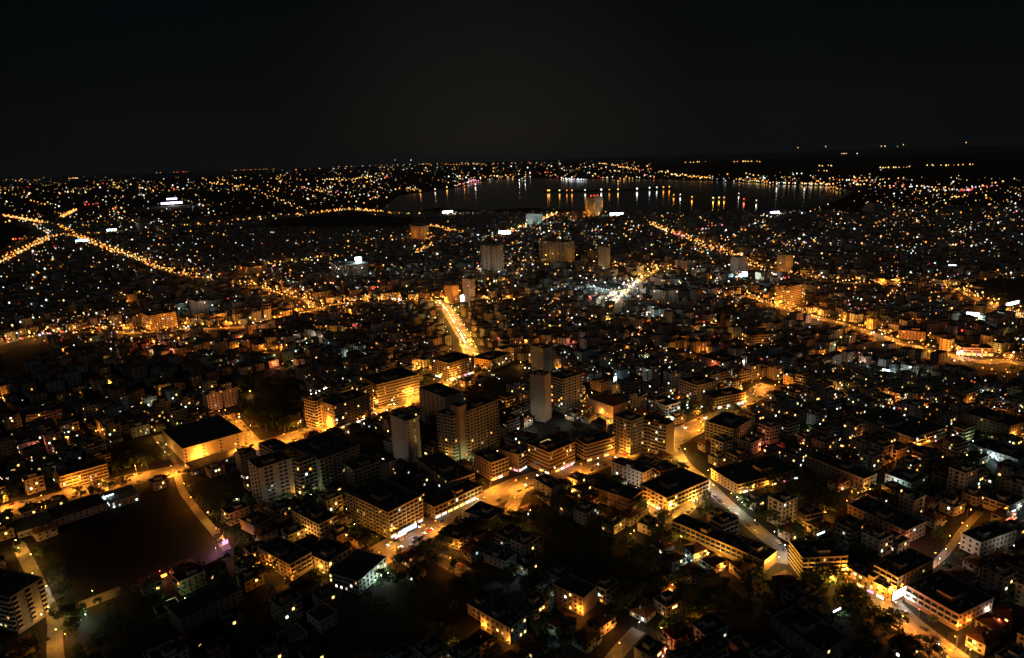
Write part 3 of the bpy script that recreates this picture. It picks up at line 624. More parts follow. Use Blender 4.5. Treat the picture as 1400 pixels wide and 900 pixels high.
NUMW = ['zero', 'one', 'two', 'three', 'four', 'five', 'six', 'seven']
for it in near:
    dist, x, y, ang, w, d, fl = it
    kind = 'house' if fl <= 2 or (fl == 3 and rng.random() < .3) else 'apartment'
    if (kind == 'house' and NH >= 285) or (kind != 'house' and NA >= 285): far.append(it); continue
    ks = [k for k in range(9) if ((1 + k % 3) == min(fl, 3) if kind == 'house' else (3 + k % 4) == fl)]
    t = template(kind, rng.choice(ks or [1])); root, tw, td, tf, col, roof, used = t
    if used:
        o = copy_tree(root)
    else: o = root; t[6] = True
    if kind == 'house': NH += 1
    else: NA += 1
    c, s = math.cos(ang), math.sin(ang)
    o.location = (x - (tw * c - td * s) / 2, y - (tw * s + td * c) / 2, 0); o.rotation_euler = (0, 0, ang)
    nl = 0
    for _ in range(rng.choice((0, 0, 0, 1, 1, 2)) if dist < 560 else rng.choice((0, 1, 1, 2, 3))):
        f = rng.randrange(tf) + .33; side = rng.random() < .5; nl += 1
        if side: link('lit_window', lit_mesh(1.4, 1.4, rng.choice(LITKEYS)), o, loc=(rng.uniform(1.5, tw - 1.5), 0, f * 3 + .05), rz=0)
        else: link('lit_window', lit_mesh(1.4, 1.4, rng.choice(LITKEYS)), o, loc=(0, rng.uniform(1.5, td - 1.5), f * 3 + .05), rz=-math.pi / 2)
    o['group'] = 'houses between the streets' if kind == 'house' else 'apartment buildings between the streets'
    desc = f"{NUMW[tf]}-storey {col} {'house with hipped tile roof' if roof == 'hip' else ('flat-roofed house' if kind == 'house' else 'flat-roofed block')}"
    if nl == 0: desc = 'unlit ' + desc
    GL.append((o, desc, Vector((x, y, 0))))
    taken.append((x, y))
CK = list(WALLC)
g = MB(); MATS = [WM[k] for k in CK] + [ROOF, TILE, GLASS]; iR, iT, iG = len(CK), len(CK) + 1, len(CK) + 2
LITSPOT = []
for (dist, x, y, ang, w, d, fl) in far:
    h = fl * 3.0; ci = CK.index(rng.choice(COLN)); b0 = len(g.v); c, s = math.cos(ang), math.sin(ang)
    if dist > 1400 and rng.random() < .3: w *= 1.5
    for z in (0, h):
        for lx, ly in ((-w / 2, -d / 2), (w / 2, -d / 2), (w / 2, d / 2), (-w / 2, d / 2)): g.v.append((x + lx * c - ly * s, y + lx * s + ly * c, z))
    g.f += [(b0, b0 + 1, b0 + 5, b0 + 4), (b0 + 1, b0 + 2, b0 + 6, b0 + 5), (b0 + 2, b0 + 3, b0 + 7, b0 + 6), (b0 + 3, b0, b0 + 4, b0 + 7)]; g.m += [ci] * 4
    if rng.random() < .5 and fl < 4: g.hip(-w / 2 - .4, -d / 2 - .4, w / 2 + .4, d / 2 + .4, h, min(w, d) * .22, iT, ang, x, y)
    else: g.f.append((b0 + 4, b0 + 5, b0 + 6, b0 + 7)); g.m.append(iR)
    if dist < 1700:
        for f in range(fl):
            z0 = f * 3 + 1.0
            for (L_, fx) in ((w, 0), (d, 1)):
                n = int(L_ / 4)
                for q in range(n):
                    t = (q + .5) * L_ / n - L_ / 2
                    pts = [(t - .9, -d / 2 - .05), (t + .9, -d / 2 - .05)] if fx == 0 else [(-w / 2 - .05, t + .9), (-w / 2 - .05, t - .9)]
                    W_ = [(x + a * c - b_ * s, y + a * s + b_ * c) for a, b_ in pts]
                    g.poly([(*W_[0], z0), (*W_[1], z0), (*W_[1], z0 + 1.5), (*W_[0], z0 + 1.5)], iG)
    LITSPOT.append((x, y, ang, w, d, h))
fo = g.obj('distant_rooftops', MATS, kind='stuff'); fo['label'] = 'dark mass of low rooftops filling the city beyond the nearer blocks'; fo['category'] = 'rooftops'

# ------------------------------------------------------------------ trees
TREEM = []
for k in range(7):
    r = random.Random(70 + k); g = MB(); hgt = r.uniform(7, 11); rad = r.uniform(3.2, 4.8)
    cl = [(r.gauss(0, .55) * rad, r.gauss(0, .55) * rad, hgt * r.uniform(.5, 1.0), r.uniform(.9, 2.0)) for _ in range(16)]
    for (cx_, cy_, cz, cr_) in cl:
        for _ in range(46):
            a, b_ = r.uniform(0, 6.28), math.acos(r.uniform(-1, 1)); q = cr_ * r.uniform(.6, 1.05)
            p = Vector((cx_ + q * math.sin(b_) * math.cos(a), cy_ + q * math.sin(b_) * math.sin(a), cz + q * .8 * math.cos(b_)))
            n = Vector((r.gauss(0, 1), r.gauss(0, 1), r.gauss(.4, 1))).normalized(); t = n.orthogonal().normalized(); t2 = n.cross(t); s_ = r.uniform(.28, .6)
            g.poly([tuple(p - t * s_), tuple(p - t2 * s_ * .6), tuple(p + t * s_), tuple(p + t2 * s_ * .6)])
    crown = g.mesh('crown', LEAF if k % 3 else LEAF2)
    g = MB(); g.tube(0, 0, 0, hgt * .55, .32, .18, 7)
    for (cx_, cy_, cz, cr_) in cl[:6]: g.tube(0, 0, hgt * .4, cz - .4, .14, .05, 4, x1=cx_ * .8, y1=cy_ * .8)
    TREEM.append((crown, g.mesh('trunk', BARK), 'leafy tree'))
for k in range(2):
    r = random.Random(170 + k); g = MB(); hgt = 8.5 + k * 2
    for i in range(22):
        a = i * 2.4 + r.uniform(-.2, .2); dr = r.uniform(.1, 1.0); L_ = 3.4; prev = Vector((0, 0, hgt)); side = Vector((-math.sin(a), math.cos(a), 0))
        for q in range(1, 6):
            t = q / 5; p = Vector((math.cos(a) * L_ * t, math.sin(a) * L_ * t, hgt + (1 - dr) * 1.8 * t - dr * 2.6 * t * t)); wd0, wd1 = .45 * (1 - (q - 1) / 6), .45 * (1 - q / 6)
            g.poly([tuple(prev - side * wd0), tuple(prev + side * wd0), tuple(p + side * wd1), tuple(p - side * wd1)]); prev = p
    crown = g.mesh('crown', LEAF2); g = MB(); g.tube(0, 0, 0, hgt, .3, .2, 7); TREEM.append((crown, g.mesh('trunk', BARK), 'palm tree'))
TREES = [(575, 762), (590, 754), (603, 749), (549, 776), (616, 743), (640, 737), (735, 684), (745, 692), (771, 690), (705, 728), (692, 718), (697, 722), (835, 662), (822, 668), (846, 672), (566, 792), (585, 770), (600, 765), (625, 728), (650, 722), (660, 716), (762, 700), (780, 702), (742, 702), (757, 676),
 (872, 655), (852, 650), (955, 705), (965, 694), (975, 703), (985, 716), (1000, 732), (1012, 692), (1022, 702), (1036, 709), (1060, 718), (1075, 722), (1086, 730), (1048, 712), (1090, 738), (1068, 735), (1142, 796), (1126, 802), (1162, 815), (1180, 830), (1196, 848), (1216, 866), (1232, 884), (1150, 784), (1135, 790), (1120, 796), (1105, 800), (1175, 818),
 (15, 716), (45, 706), (60, 701), (112, 684), (132, 680), (150, 672), (170, 668), (18, 680), (38, 662), (55, 658), (62, 668), (160, 647), (175, 641), (190, 638), (202, 641), (5, 690), (30, 668), (46, 650), (180, 632), (168, 636), (205, 634), (30, 752), (40, 765), (56, 790), (62, 805), (72, 818), (82, 832), (92, 850), (100, 856), (110, 848), (66, 880), (84, 872), (96, 866),
 (262, 672), (270, 690), (285, 700), (296, 712), (258, 655), (306, 742), (320, 736), (420, 770), (435, 795), (330, 770), (345, 790), (360, 795), (375, 790), (400, 805), (536, 790), (545, 800), (525, 800), (470, 690), (486, 735), (500, 745), (512, 745), (520, 748), (505, 752), (495, 740), (452, 680), (425, 684), (432, 690), (393, 690), (405, 700), (385, 700),
 (985, 565), (972, 572), (950, 570), (940, 577), (945, 585), (960, 568), (930, 640), (922, 655), (1000, 620), (1080, 590), (1092, 592), (1104, 590), (1112, 592), (1160, 532), (1190, 548), (1200, 555), (640, 510), (655, 515), (668, 512), (628, 523), (612, 527), (583, 530), (330, 560), (345, 580), (1345, 605), (1320, 630), (1330, 640), (1205, 685), (1215, 690), (1195, 680), (795, 555), (805, 575), (790, 590),
 (870, 690), (890, 700), (905, 720), (900, 735), (915, 745), (945, 790), (960, 800), (975, 795), (925, 800), (905, 815), (930, 830), (945, 845), (1100, 830), (1115, 850), (1090, 815), (1250, 895), (1270, 900), (905, 715), (700, 795), (720, 815), (695, 805), (640, 800), (655, 812), (620, 785), (760, 850), (770, 820), (745, 830), (765, 880), (750, 890), (735, 870)]
PALMS = [(384, 584), (395, 580), (405, 584), (374, 588), (543, 764), (365, 592), (412, 580), (390, 592)]
r = random.Random(5)
for pl, n in ((PARKS[1], 30), (PARKS[3], 30), (PARKS[7], 14), (PARKS[12], 8), (PARKS[11], 14), (PARKS[20], 12)):
    xs, ys = [p[0] for p in pl], [p[1] for p in pl]
    while n:
        q = (r.uniform(min(xs), max(xs)), r.uniform(min(ys), max(ys)))
        if inpoly(*q, pl): TREES.append(q); n -= 1
ntree = 0
for i, q in enumerate([(x, y, 0) for x, y in TREES] + [(x, y, 1) for x, y in PALMS]):
    p = P(q[0], q[1])
    if hero_gap(p.x, p.y) < 1.5 or road_gap(p.x, p.y) < -2: 
        for dx, dy in ((0, -8), (8, 0), (-8, 0), (0, 8), (0, -14), (12, -8), (-12, -8)):
            if hero_gap(p.x + dx, p.y + dy) > 1.5 and road_gap(p.x + dx, p.y + dy) > -1.5: p = p + Vector((dx, dy, 0)); break
        else: continue
    ntree += 1
    crown, trunk, nm = TREEM[7 + i % 2] if q[2] else TREEM[i % 7]
    sc_ = r.uniform(.8, 1.35); o = thing('palm_tree' if q[2] else 'tree', 'tree', 'x', p, r.uniform(0, 6.28), 'palms by the avenue' if q[2] else 'trees along the streets and in the dark gardens'); o.scale = (sc_, sc_, sc_ * r.uniform(.85, 1.1))
    link('crown', crown, o); link('trunk', trunk, o); GL.append((o, ('dark ' if i % 3 else 'low ' if sc_ < 1 else 'broad ') + nm, p))
# canopy nobody could count: dark garden greenery between the houses and in the parks
g = MB(); r = random.Random(9)
for k in range(3400):
    y = 290 + 1400 * r.random() ** 1.6; x = r.uniform(-.85, .85) * y; px, py = to_px((x, y, 0))
    if not (-30 < px < 1430 and py < 930) or inpoly(px, py, PARKS[0]) or inpoly(px, py, WATP): continue
    if road_gap(x, y) < 3 or hero_gap(x, y) < 3: continue
    if y < 1000 and taken and min(abs(x - a) + abs(y - b_) for a, b_ in taken) < 12: continue
    R_ = r.uniform(2.2, 5); H_ = r.uniform(4, 9)
    for _ in range(90 if y < 700 else 36):
        a, b_ = r.uniform(0, 6.28), math.acos(r.uniform(-.3, 1)); q = R_ * r.uniform(.6, 1.1)
        p = Vector((x + q * math.sin(b_) * math.cos(a), y + q * math.sin(b_) * math.sin(a), H_ * .6 + q * .9 * math.cos(b_)))
        n = Vector((r.gauss(0, 1), r.gauss(0, 1), r.gauss(.5, 1))).normalized(); t = n.orthogonal().normalized(); t2 = n.cross(t); s_ = r.uniform(.4, .9)
        g.poly([tuple(p - t * s_), tuple(p - t2 * s_ * .6), tuple(p + t * s_), tuple(p + t2 * s_ * .6)])
g.obj('garden_greenery', LEAF, kind='stuff')

# ------------------------------------------------------------------ street lamps
def lamp_meshes(h, arm):
    g = MB(); g.tube(0, 0, 0, h, .11, .07, 6)
    if arm: g.tube(0, 0, h, h + .25, .07, .05, 5, x1=arm, y1=0)
    pole = g.mesh('pole', METAL)
    heads = {}
    for k in LAMPC:
        g = MB(); g.box(arm - .5, -.2, h + .2, arm + .35, .2, h + .42, 1); g.octa(arm, 0, h + .0, .30 if arm > 1 else .23, 0); heads[k] = g.mesh('lamp_head', (LE[LKEY[k]], METAL))
    return pole, heads
LM = lamp_meshes(8.5, 1.8); LG = lamp_meshes(4.6, 0.5)
LD = {}
def light_data(key, power, rad=.35, cone=0):
    power = float('%.1g' % power) if power < 2e5 else power
    k = (key, power, rad, cone)
    if k not in LD:
        d = bpy.data.lights.new('lamp_light', 'SPOT' if cone else 'POINT')
        if cone: d.spot_size = math.radians(cone); d.spot_blend = 1.0
        d.energy = power; d.color = LAMPC[key]; d.shadow_soft_size = rad; LD[k] = d
    return LD[k]
NL = 0
def street_or_added_lamp(p, rz, key, power, desc, tall=True, group='street lamps', flood=False):
    global NL
    pole, heads = LM if tall else LG
    o = thing('street_or_added_lamp' if tall else 'courtyard_lamp', 'street lamp' if tall else 'lamp', 'x', p, rz, group)
    link('pole', pole, o); link('lamp_head', heads[key], o)
    if tall and not flood:
        link('lamp_light', light_data(key, power * 1.05, .35, 180), o, loc=(1.8, 0, 8.0)); power *= .26
    link('lamp_light', light_data(key, power), o, loc=(1.8 if tall else .5, 0, (8.0 if tall else 4.1)))
    GL.append((o, desc, Vector(p))); NL += 1
COLW = {'o': 'orange', 'y': 'yellow', 'w': 'white', 't': 'bluish white', 'g': 'greenish', 'r': 'reddish', 'p': 'pink'}
PWR = 4.6
for ri, (nm, px, w, sp_, key, pw, phrase) in enumerate(ROADS):
    d = dens(road_pts[ri], 1.0); ns = normals(d); s_ = sp_ * .4; k = 0
    while s_ < len(d):
        p, n = d[int(s_)], ns[int(s_)]; side = 1 if k % 2 else -1
        q = p + n * side * (w / 2 + .8); q.z = .15; ky = key if rng.random() < .85 else rng.choice('ooyyr')
        street_or_added_lamp(q, math.atan2(-n.y * side, -n.x * side), ky, pw * PWR * (1.35 if key != 'w' else .9) * rng.uniform(.6, 1.25), f"{COLW[ky]} street lamp on {phrase}", True, 'street lamps on ' + phrase)
        s_ += sp_ * rng.uniform(.85, 1.15); k += 1
GLOW = [(133,452,'o'),(187,447,'o'),(240,444,'o'),(250,446,'o'),(302,437,'o'),(315,445,'o'),(62,420,'o'),(173,417,'o'),(143,489,'y'),(143,495,'y'),(52,515,'o'),(149,529,'y'),(213,480,'r'),(205,472,'r'),(232,493,'o'),(197,504,'o'),(268,527,'o'),(305,478,'o'),(327,480,'o'),(228,542,'o'),(135,560,'o'),(99,543,'y'),(2,549,'o'),(95,574,'t'),(212,561,'t'),(132,595,'o'),(91,603,'o'),(52,617,'r'),(53,585,'o'),(238,575,'r'),(294,557,'r'),(300,567,'r'),(322,536,'y'),(342,540,'y'),(187,547,'y'),
(354,458,'o'),(463,465,'o'),(468,466,'w'),(455,460,'y'),(493,477,'r'),(508,480,'o'),(520,485,'r'),(363,482,'o'),(387,502,'o'),(378,502,'r'),(400,498,'g'),(423,508,'r'),(457,517,'o'),(546,495,'y'),(572,508,'o'),(580,505,'y'),(512,545,'y'),(512,553,'y'),(500,572,'o'),(538,557,'y'),(690,566,'o'),(683,492,'o'),(665,495,'o'),(632,532,'o'),(548,568,'o'),(565,547,'y'),(575,541,'y'),(602,516,'y'),(622,523,'y'),(612,525,'y'),(590,508,'o'),
(720,470,'y'),(723,485,'y'),(750,472,'o'),(788,463,'o'),(760,487,'o'),(760,507,'o'),(712,500,'y'),(800,510,'o'),(840,482,'o'),(885,493,'g'),(880,503,'o'),(926,482,'o'),(962,482,'o'),(985,499,'o'),(947,495,'o'),(887,447,'o'),(860,457,'o'),(952,457,'o'),(813,553,'y'),(820,562,'y'),(833,582,'o'),(841,526,'t'),(800,554,'o'),(810,548,'y'),(976,505,'r'),(1015,499,'w'),(1040,494,'o'),(1048,617,'r'),(1060,532,'o'),(1064,528,'o'),(1096,469,'o'),(1125,489,'o'),(1121,477,'o'),(1147,486,'o'),(1153,509,'o'),(1168,507,'t'),(1178,503,'w'),(1211,513,'t'),(1203,492,'o'),(1160,532,'g'),(1142,540,'y'),(1265,521,'t'),(1290,528,'g'),(1316,542,'o'),(1348,548,'t'),(1190,549,'g'),(1217,553,'o'),(1235,565,'o'),(1268,562,'o'),(1300,582,'o'),(1313,576,'r'),(1331,558,'o'),(1087,584,'t'),(1096,588,'t'),(1110,592,'g'),(1380,597,'y'),(1368,485,'o'),(1330,490,'r'),(1315,492,'o'),(1200,608,'o'),(1372,580,'o'),(1215,614,'o'),
(1229,637,'o'),(1222,668,'t'),(1188,677,'y'),(1173,681,'r'),(1165,680,'o'),(1157,692,'o'),(1081,690,'y'),(1127,708,'o'),(1095,726,'y'),(1077,740,'t'),(1070,736,'g'),(1014,694,'g'),(1233,741,'r'),(1226,746,'r'),(1220,748,'y'),(1330,610,'g'),(1345,622,'t'),(1362,634,'t'),(1320,629,'y'),(1294,649,'o'),(1358,710,'o'),(1386,724,'r'),(1393,699,'t'),(1320,727,'y'),(1293,760,'w'),(1285,773,'w'),(1290,815,'t'),(1276,818,'t'),(1282,806,'t'),(1308,862,'o'),(1316,847,'o'),(1365,804,'o'),(1379,853,'o'),(1320,892,'y'),(1325,898,'y'),(1393,896,'t'),(1335,829,'w'),
(873,860,'w'),(838,868,'o'),(917,816,'y'),(920,809,'y'),(938,792,'o'),(944,776,'t'),(957,770,'y'),(968,765,'y'),(975,770,'y'),(990,782,'o'),(955,862,'o'),(910,898,'r'),(905,868,'y'),(703,796,'t'),(757,820,'t'),(795,846,'o'),(788,840,'o'),(661,862,'o'),(693,886,'o'),(622,896,'o'),(757,884,'t'),(627,757,'o'),(618,752,'y'),(718,744,'y'),(711,741,'y'),(863,738,'y'),(868,734,'y'),(817,703,'o'),(515,802,'t'),(522,795,'t'),(530,793,'g'),(480,757,'o'),(444,792,'y'),(435,784,'y'),(540,748,'y'),(515,742,'y'),(505,744,'y'),(475,704,'y'),(465,699,'y'),(418,733,'y'),(424,741,'y'),(410,728,'y'),(402,797,'o'),(390,800,'o'),(352,781,'r'),(349,767,'o'),(337,759,'y'),(381,776,'y'),(327,757,'y'),(372,768,'o'),(255,826,'g'),(245,833,'g'),(219,790,'r'),(120,849,'g'),(112,858,'t'),(92,876,'o'),(28,757,'y'),(60,808,'t'),(365,739,'w'),(370,734,'y'),(425,684,'g'),(410,680,'y'),(424,668,'y'),(378,699,'t'),(395,697,'t'),(447,675,'g'),(308,745,'p'),(304,738,'y'),(300,732,'o'),(296,757,'p'),(640,636,'g'),(632,636,'g'),(653,690,'g'),(725,705,'y'),(780,668,'o'),(783,678,'y'),(1058,735,'w'),(1375,730,'y'),(1255,690,'t'),(1010,515,'w'),(926,572,'t'),(916,578,'t'),(912,584,'t'),(935,568,'w'),(844,667,'t'),(858,672,'t'),(870,674,'t'),(880,694,'o'),(886,700,'y'),(900,705,'y'),(1018,680,'y'),(1000,682,'o'),(1045,664,'o'),(1030,672,'y'),(1256,612,'o'),(1263,605,'o')]
for i, (x, y, k) in enumerate(GLOW):
    p = P(x, y)
    for tries in range(10):
        if hero_gap(p.x, p.y) > .9: break
        p = p + Vector((0, -1.6, 0))
    base = {'o': 1700, 'y': 1500, 'w': 1100, 't': 750, 'g': 900, 'r': 2200, 'p': 1700}[k]
    dist = p.length
    if NL < 480: street_or_added_lamp(p, rng.uniform(0, 6.28), k, base * PWR * .5 * rng.uniform(.4, 1.5) * (1.0 + max(0, dist - 500) / 500), f"{COLW[k]} courtyard lamp", False, 'courtyard and doorway lamps')
# ---- far lamps: one mass of heads swollen to imitate bloom, each lighting its street
gfar = {}; nfar = 0
def dot(p, key, size=1.0, faint=False):
    k = (key, faint); G = gfar.setdefault(k, MB())
    sl = math.sqrt(p.x ** 2 + p.y ** 2 + (CAM_H - p.z) ** 2); G.octa(p.x, p.y, p.z, max(.4, sl * .00105 * size))
def far_light(p, key, power, rad=1.2):
    global nfar
    link('far_or_added_glow', light_data(key, power, rad), loc=tuple(p)); nfar += 1
for ri, (px, w, sp_, key, pw) in enumerate(FAR_ROADS):
    d = dens(far_pts[ri], 2.0); ns = normals(d); s_ = rng.uniform(2, 8)
    dd = d[0].length; stp = max(sp_, dd * .012)
    k = 0
    while s_ < len(d):
        p = d[int(s_)] + ns[int(s_)] * (w / 2 - 1) * (1 if k % 2 else -1); p.z = 9
        far_light(p, key if rng.random() < .9 else rng.choice('yo'), (15.0 if dd < 1500 else 9.0) * pw * (stp / 30) * rng.uniform(.7, 1.3)); k += 1
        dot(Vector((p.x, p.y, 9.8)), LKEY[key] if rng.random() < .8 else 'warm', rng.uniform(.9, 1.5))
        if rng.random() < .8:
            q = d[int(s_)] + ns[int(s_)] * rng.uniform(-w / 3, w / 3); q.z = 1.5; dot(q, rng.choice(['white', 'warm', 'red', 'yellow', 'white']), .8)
        s_ += stp / 2.0 * rng.uniform(.8, 1.2)
    s_ = 0     # added glowing dots between the lamps that imitate the glow of road and facades
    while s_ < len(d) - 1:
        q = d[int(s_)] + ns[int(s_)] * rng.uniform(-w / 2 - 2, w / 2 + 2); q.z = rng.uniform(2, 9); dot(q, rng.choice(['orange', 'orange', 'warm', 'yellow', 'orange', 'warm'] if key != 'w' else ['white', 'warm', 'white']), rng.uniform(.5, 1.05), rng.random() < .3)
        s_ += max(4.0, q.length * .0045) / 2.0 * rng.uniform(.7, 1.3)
# lamps added before towers and blocks, powered to brighten their walls
for bi, (L, F_, R_, bp, col, pl, pr, label, short, roof, name, kw) in enumerate(B):
    tg = {'the tall orange tower by the water': ('o', 13), 'the tall white tower': ('w', .10), 'the long striped block': ('y', .11), 'the green-white office block': ('t', 2.0), 'the slender beige tower': ('y', .06), 'the bay-side beige tower': ('o', .9), 'the brownish waterside tower': ('o', .8), 'the cream avenue tower': ('y', .14), 'the floodlit grey tower': ('w', .08), 'the stepped ochre tower': ('o', .5), 'the green lit market hall': ('t', .6),
          'the slim pale tower': ('w', .045), 'the beige tower pair': ('y', .06), 'the balconied tower wing': ('y', .06), 'the plain slab tower': ('w', .08), 'the balconied slab neighbour': ('y', .06), 'the broad beige tower': ('y', .12), 'the large pale slab': ('w', .05), 'the orange tower': ('o', .2), 'the wide grey block': ('w', .10), 'the grey striped block': ('w', .05), 'the pinkish street-end tower': ('o', .12), 'the brown tower': ('o', .10), 'the narrow left tower': ('w', .5), 'the twin-winged tower': ('w', .08), 'the tawny avenue block': ('o', .12), 'the reddish lamp-lit block': ('o', .15), 'the grey corner tower': ('w', .02), 'the six-storey cream block': ('o', .12), 'the rear grey tower': ('w', .03), 'the big hall': ('y', .05), 'the amber lit block': ('y', 1.6), 'the yellow corner block': ('y', .4), 'the block with the blue sign': ('y', .3), 'the stepped balcony block': ('o', .05), 'the long terraced block': ('y', .03), 'the very long yellow block': ('y', .45), 'the ochre block': ('o', .15), 'the cream balcony block': ('y', .06), 'the yellow corner building': ('y', .7), 'the reddish block': ('r', .06), 'the whitish block': ('w', .10)}.get(short)
    if not tg: continue
    hx = [h for h in HERO if h[2] == short][0]; ft = FOOT[[h[2] for h in HERO].index(short)]; k, lum = tg; r_ = max(14, ft[5] * .6)
    ca, sa = math.cos(ft[2]), math.sin(ft[2])
    for (lx, ly, L_) in ((0, -ft[4] - r_ * .7, ft[3] * 2), (-ft[3] - r_ * .7, 0, ft[4] * 2)):
        nn = max(1, int(L_ / (r_ * 1.8)))
        for q in range(nn):
            off = ((q + .5) / nn - .5) * L_; ax, ay = (lx + off, ly) if ly else (lx, ly + off)
            p = Vector((hx[0] + ax * ca - ay * sa, hx[1] + ax * sa + ay * ca, 0)); pw = lum * 4 * 9.87 * (r_ * .8) ** 2 / .25
            if hero_gap(p.x, p.y) < .5: p = p + Vector((0, -4, 0))
            if p.length < 1000: street_or_added_lamp(p, rng.uniform(0, 6.28), k, pw * .55, f"{COLW[k]} added wall-lighting lamp", True, 'lamps at the foot of the blocks', True)
            else: p.z = 24; far_light(p, k, pw * 1.4); dot(p + Vector((0, 0, 1)), LKEY[k], .9)  # floodlights added above the roofs to brighten far tower walls
# scattered far glows among the roofs
for _ in range(330):
    x, y = rng.uniform(0, 1400), 300 + 190 * rng.random() ** .8
    if inpoly(x, y, WATP) or any(inpoly(x, y, pl) for pl in PARKS): continue
    p = P(x, y); k = rng.choices('oooooyyywtrg', k=1)[0]; p.z = 5.5
    far_light(p, k, 6500 * rng.uniform(.15, 2.2) * (p.length / 1100), .8); dot(p + Vector((0, 0, .9)), LKEY[k] if k != 'o' or rng.random() < .6 else 'warm', rng.uniform(.8, 1.5))
# ------------------------------------------------------------------ the far field of single lights
MIXO = ['orange'] * 3 + ['warm'] * 5 + ['yellow'] * 2 + ['white'] * 4 + ['red'] + ['cool']
MIXW = ['warm'] * 5 + ['white'] * 4 + ['cool'] * 2 + ['green', 'orange', 'orange', 'orange', 'orange', 'yellow']
MIXN = ['warm'] * 8 + ['white'] * 6 + ['cool'] * 4 + ['orange'] * 12 + ['green'] + ['yellow', 'red', 'pink', 'green']
ZONES = [((0, 240, 350, 262), 170, MIXO), ((0, 255, 350, 310), 190, MIXW), ((350, 229, 620, 262), 210, MIXO), ((350, 255, 520, 300), 120, MIXO), ((620, 224, 900, 246), 210, MIXO), ((450, 220, 620, 232), 70, MIXO),
 ((900, 238, 1060, 250), 50, MIXW), ((1060, 240, 1400, 262), 120, MIXO), ((1180, 255, 1400, 310), 170, MIXN), ((1060, 286, 1400, 345), 230, MIXN), ((0, 300, 350, 400), 260, MIXN), ((350, 312, 700, 420), 330, MIXN), ((700, 294, 1060, 345), 300, MIXN),
 ((700, 345, 1060, 440), 260, MIXN), ((0, 400, 350, 475), 120, MIXN), ((350, 420, 700, 500), 130, MIXN), ((700, 440, 1060, 510), 150, MIXN), ((1060, 345, 1400, 430), 200, MIXN), ((1060, 430, 1400, 560), 170, MIXN), ((0, 475, 330, 600), 50, MIXN), ((1060, 555, 1400, 640), 50, MIXN), ((700, 510, 1060, 560), 60, MIXN)]
for (x0, y0, x1, y1), n, mix in ZONES:
    cl = [(rng.uniform(x0, x1), rng.uniform(y0, y1)) for _ in range(max(3, n // 14))]
    for _ in range(int(n * (1.5 if y1 < 312 else 1.9))):
        if rng.random() < .45: c = rng.choice(cl); x, y = rng.gauss(c[0], 12), rng.gauss(c[1], 3 + (y1 - y0) * .05)
        else: x, y = rng.uniform(x0, x1), rng.uniform(y0, y1)
        if inpoly(x, y, WATP) or any(inpoly(x, y, pl) for pl in PARKS[:12]): continue
        if y < 219 + (700 - x) * .033 + 3: continue
        p = P(x, y, 0); 
        if p.length < 1000:
            z = rng.uniform(5, 12)
        else: z = rng.uniform(8, 16)
        p = P(x, y, z)
        dot(p, rng.choice(mix), rng.choice((.3, .35, .4, .5, .6, .75, .9, 1.3)) * (1.0 if y > 300 else .85), rng.random() < .45)
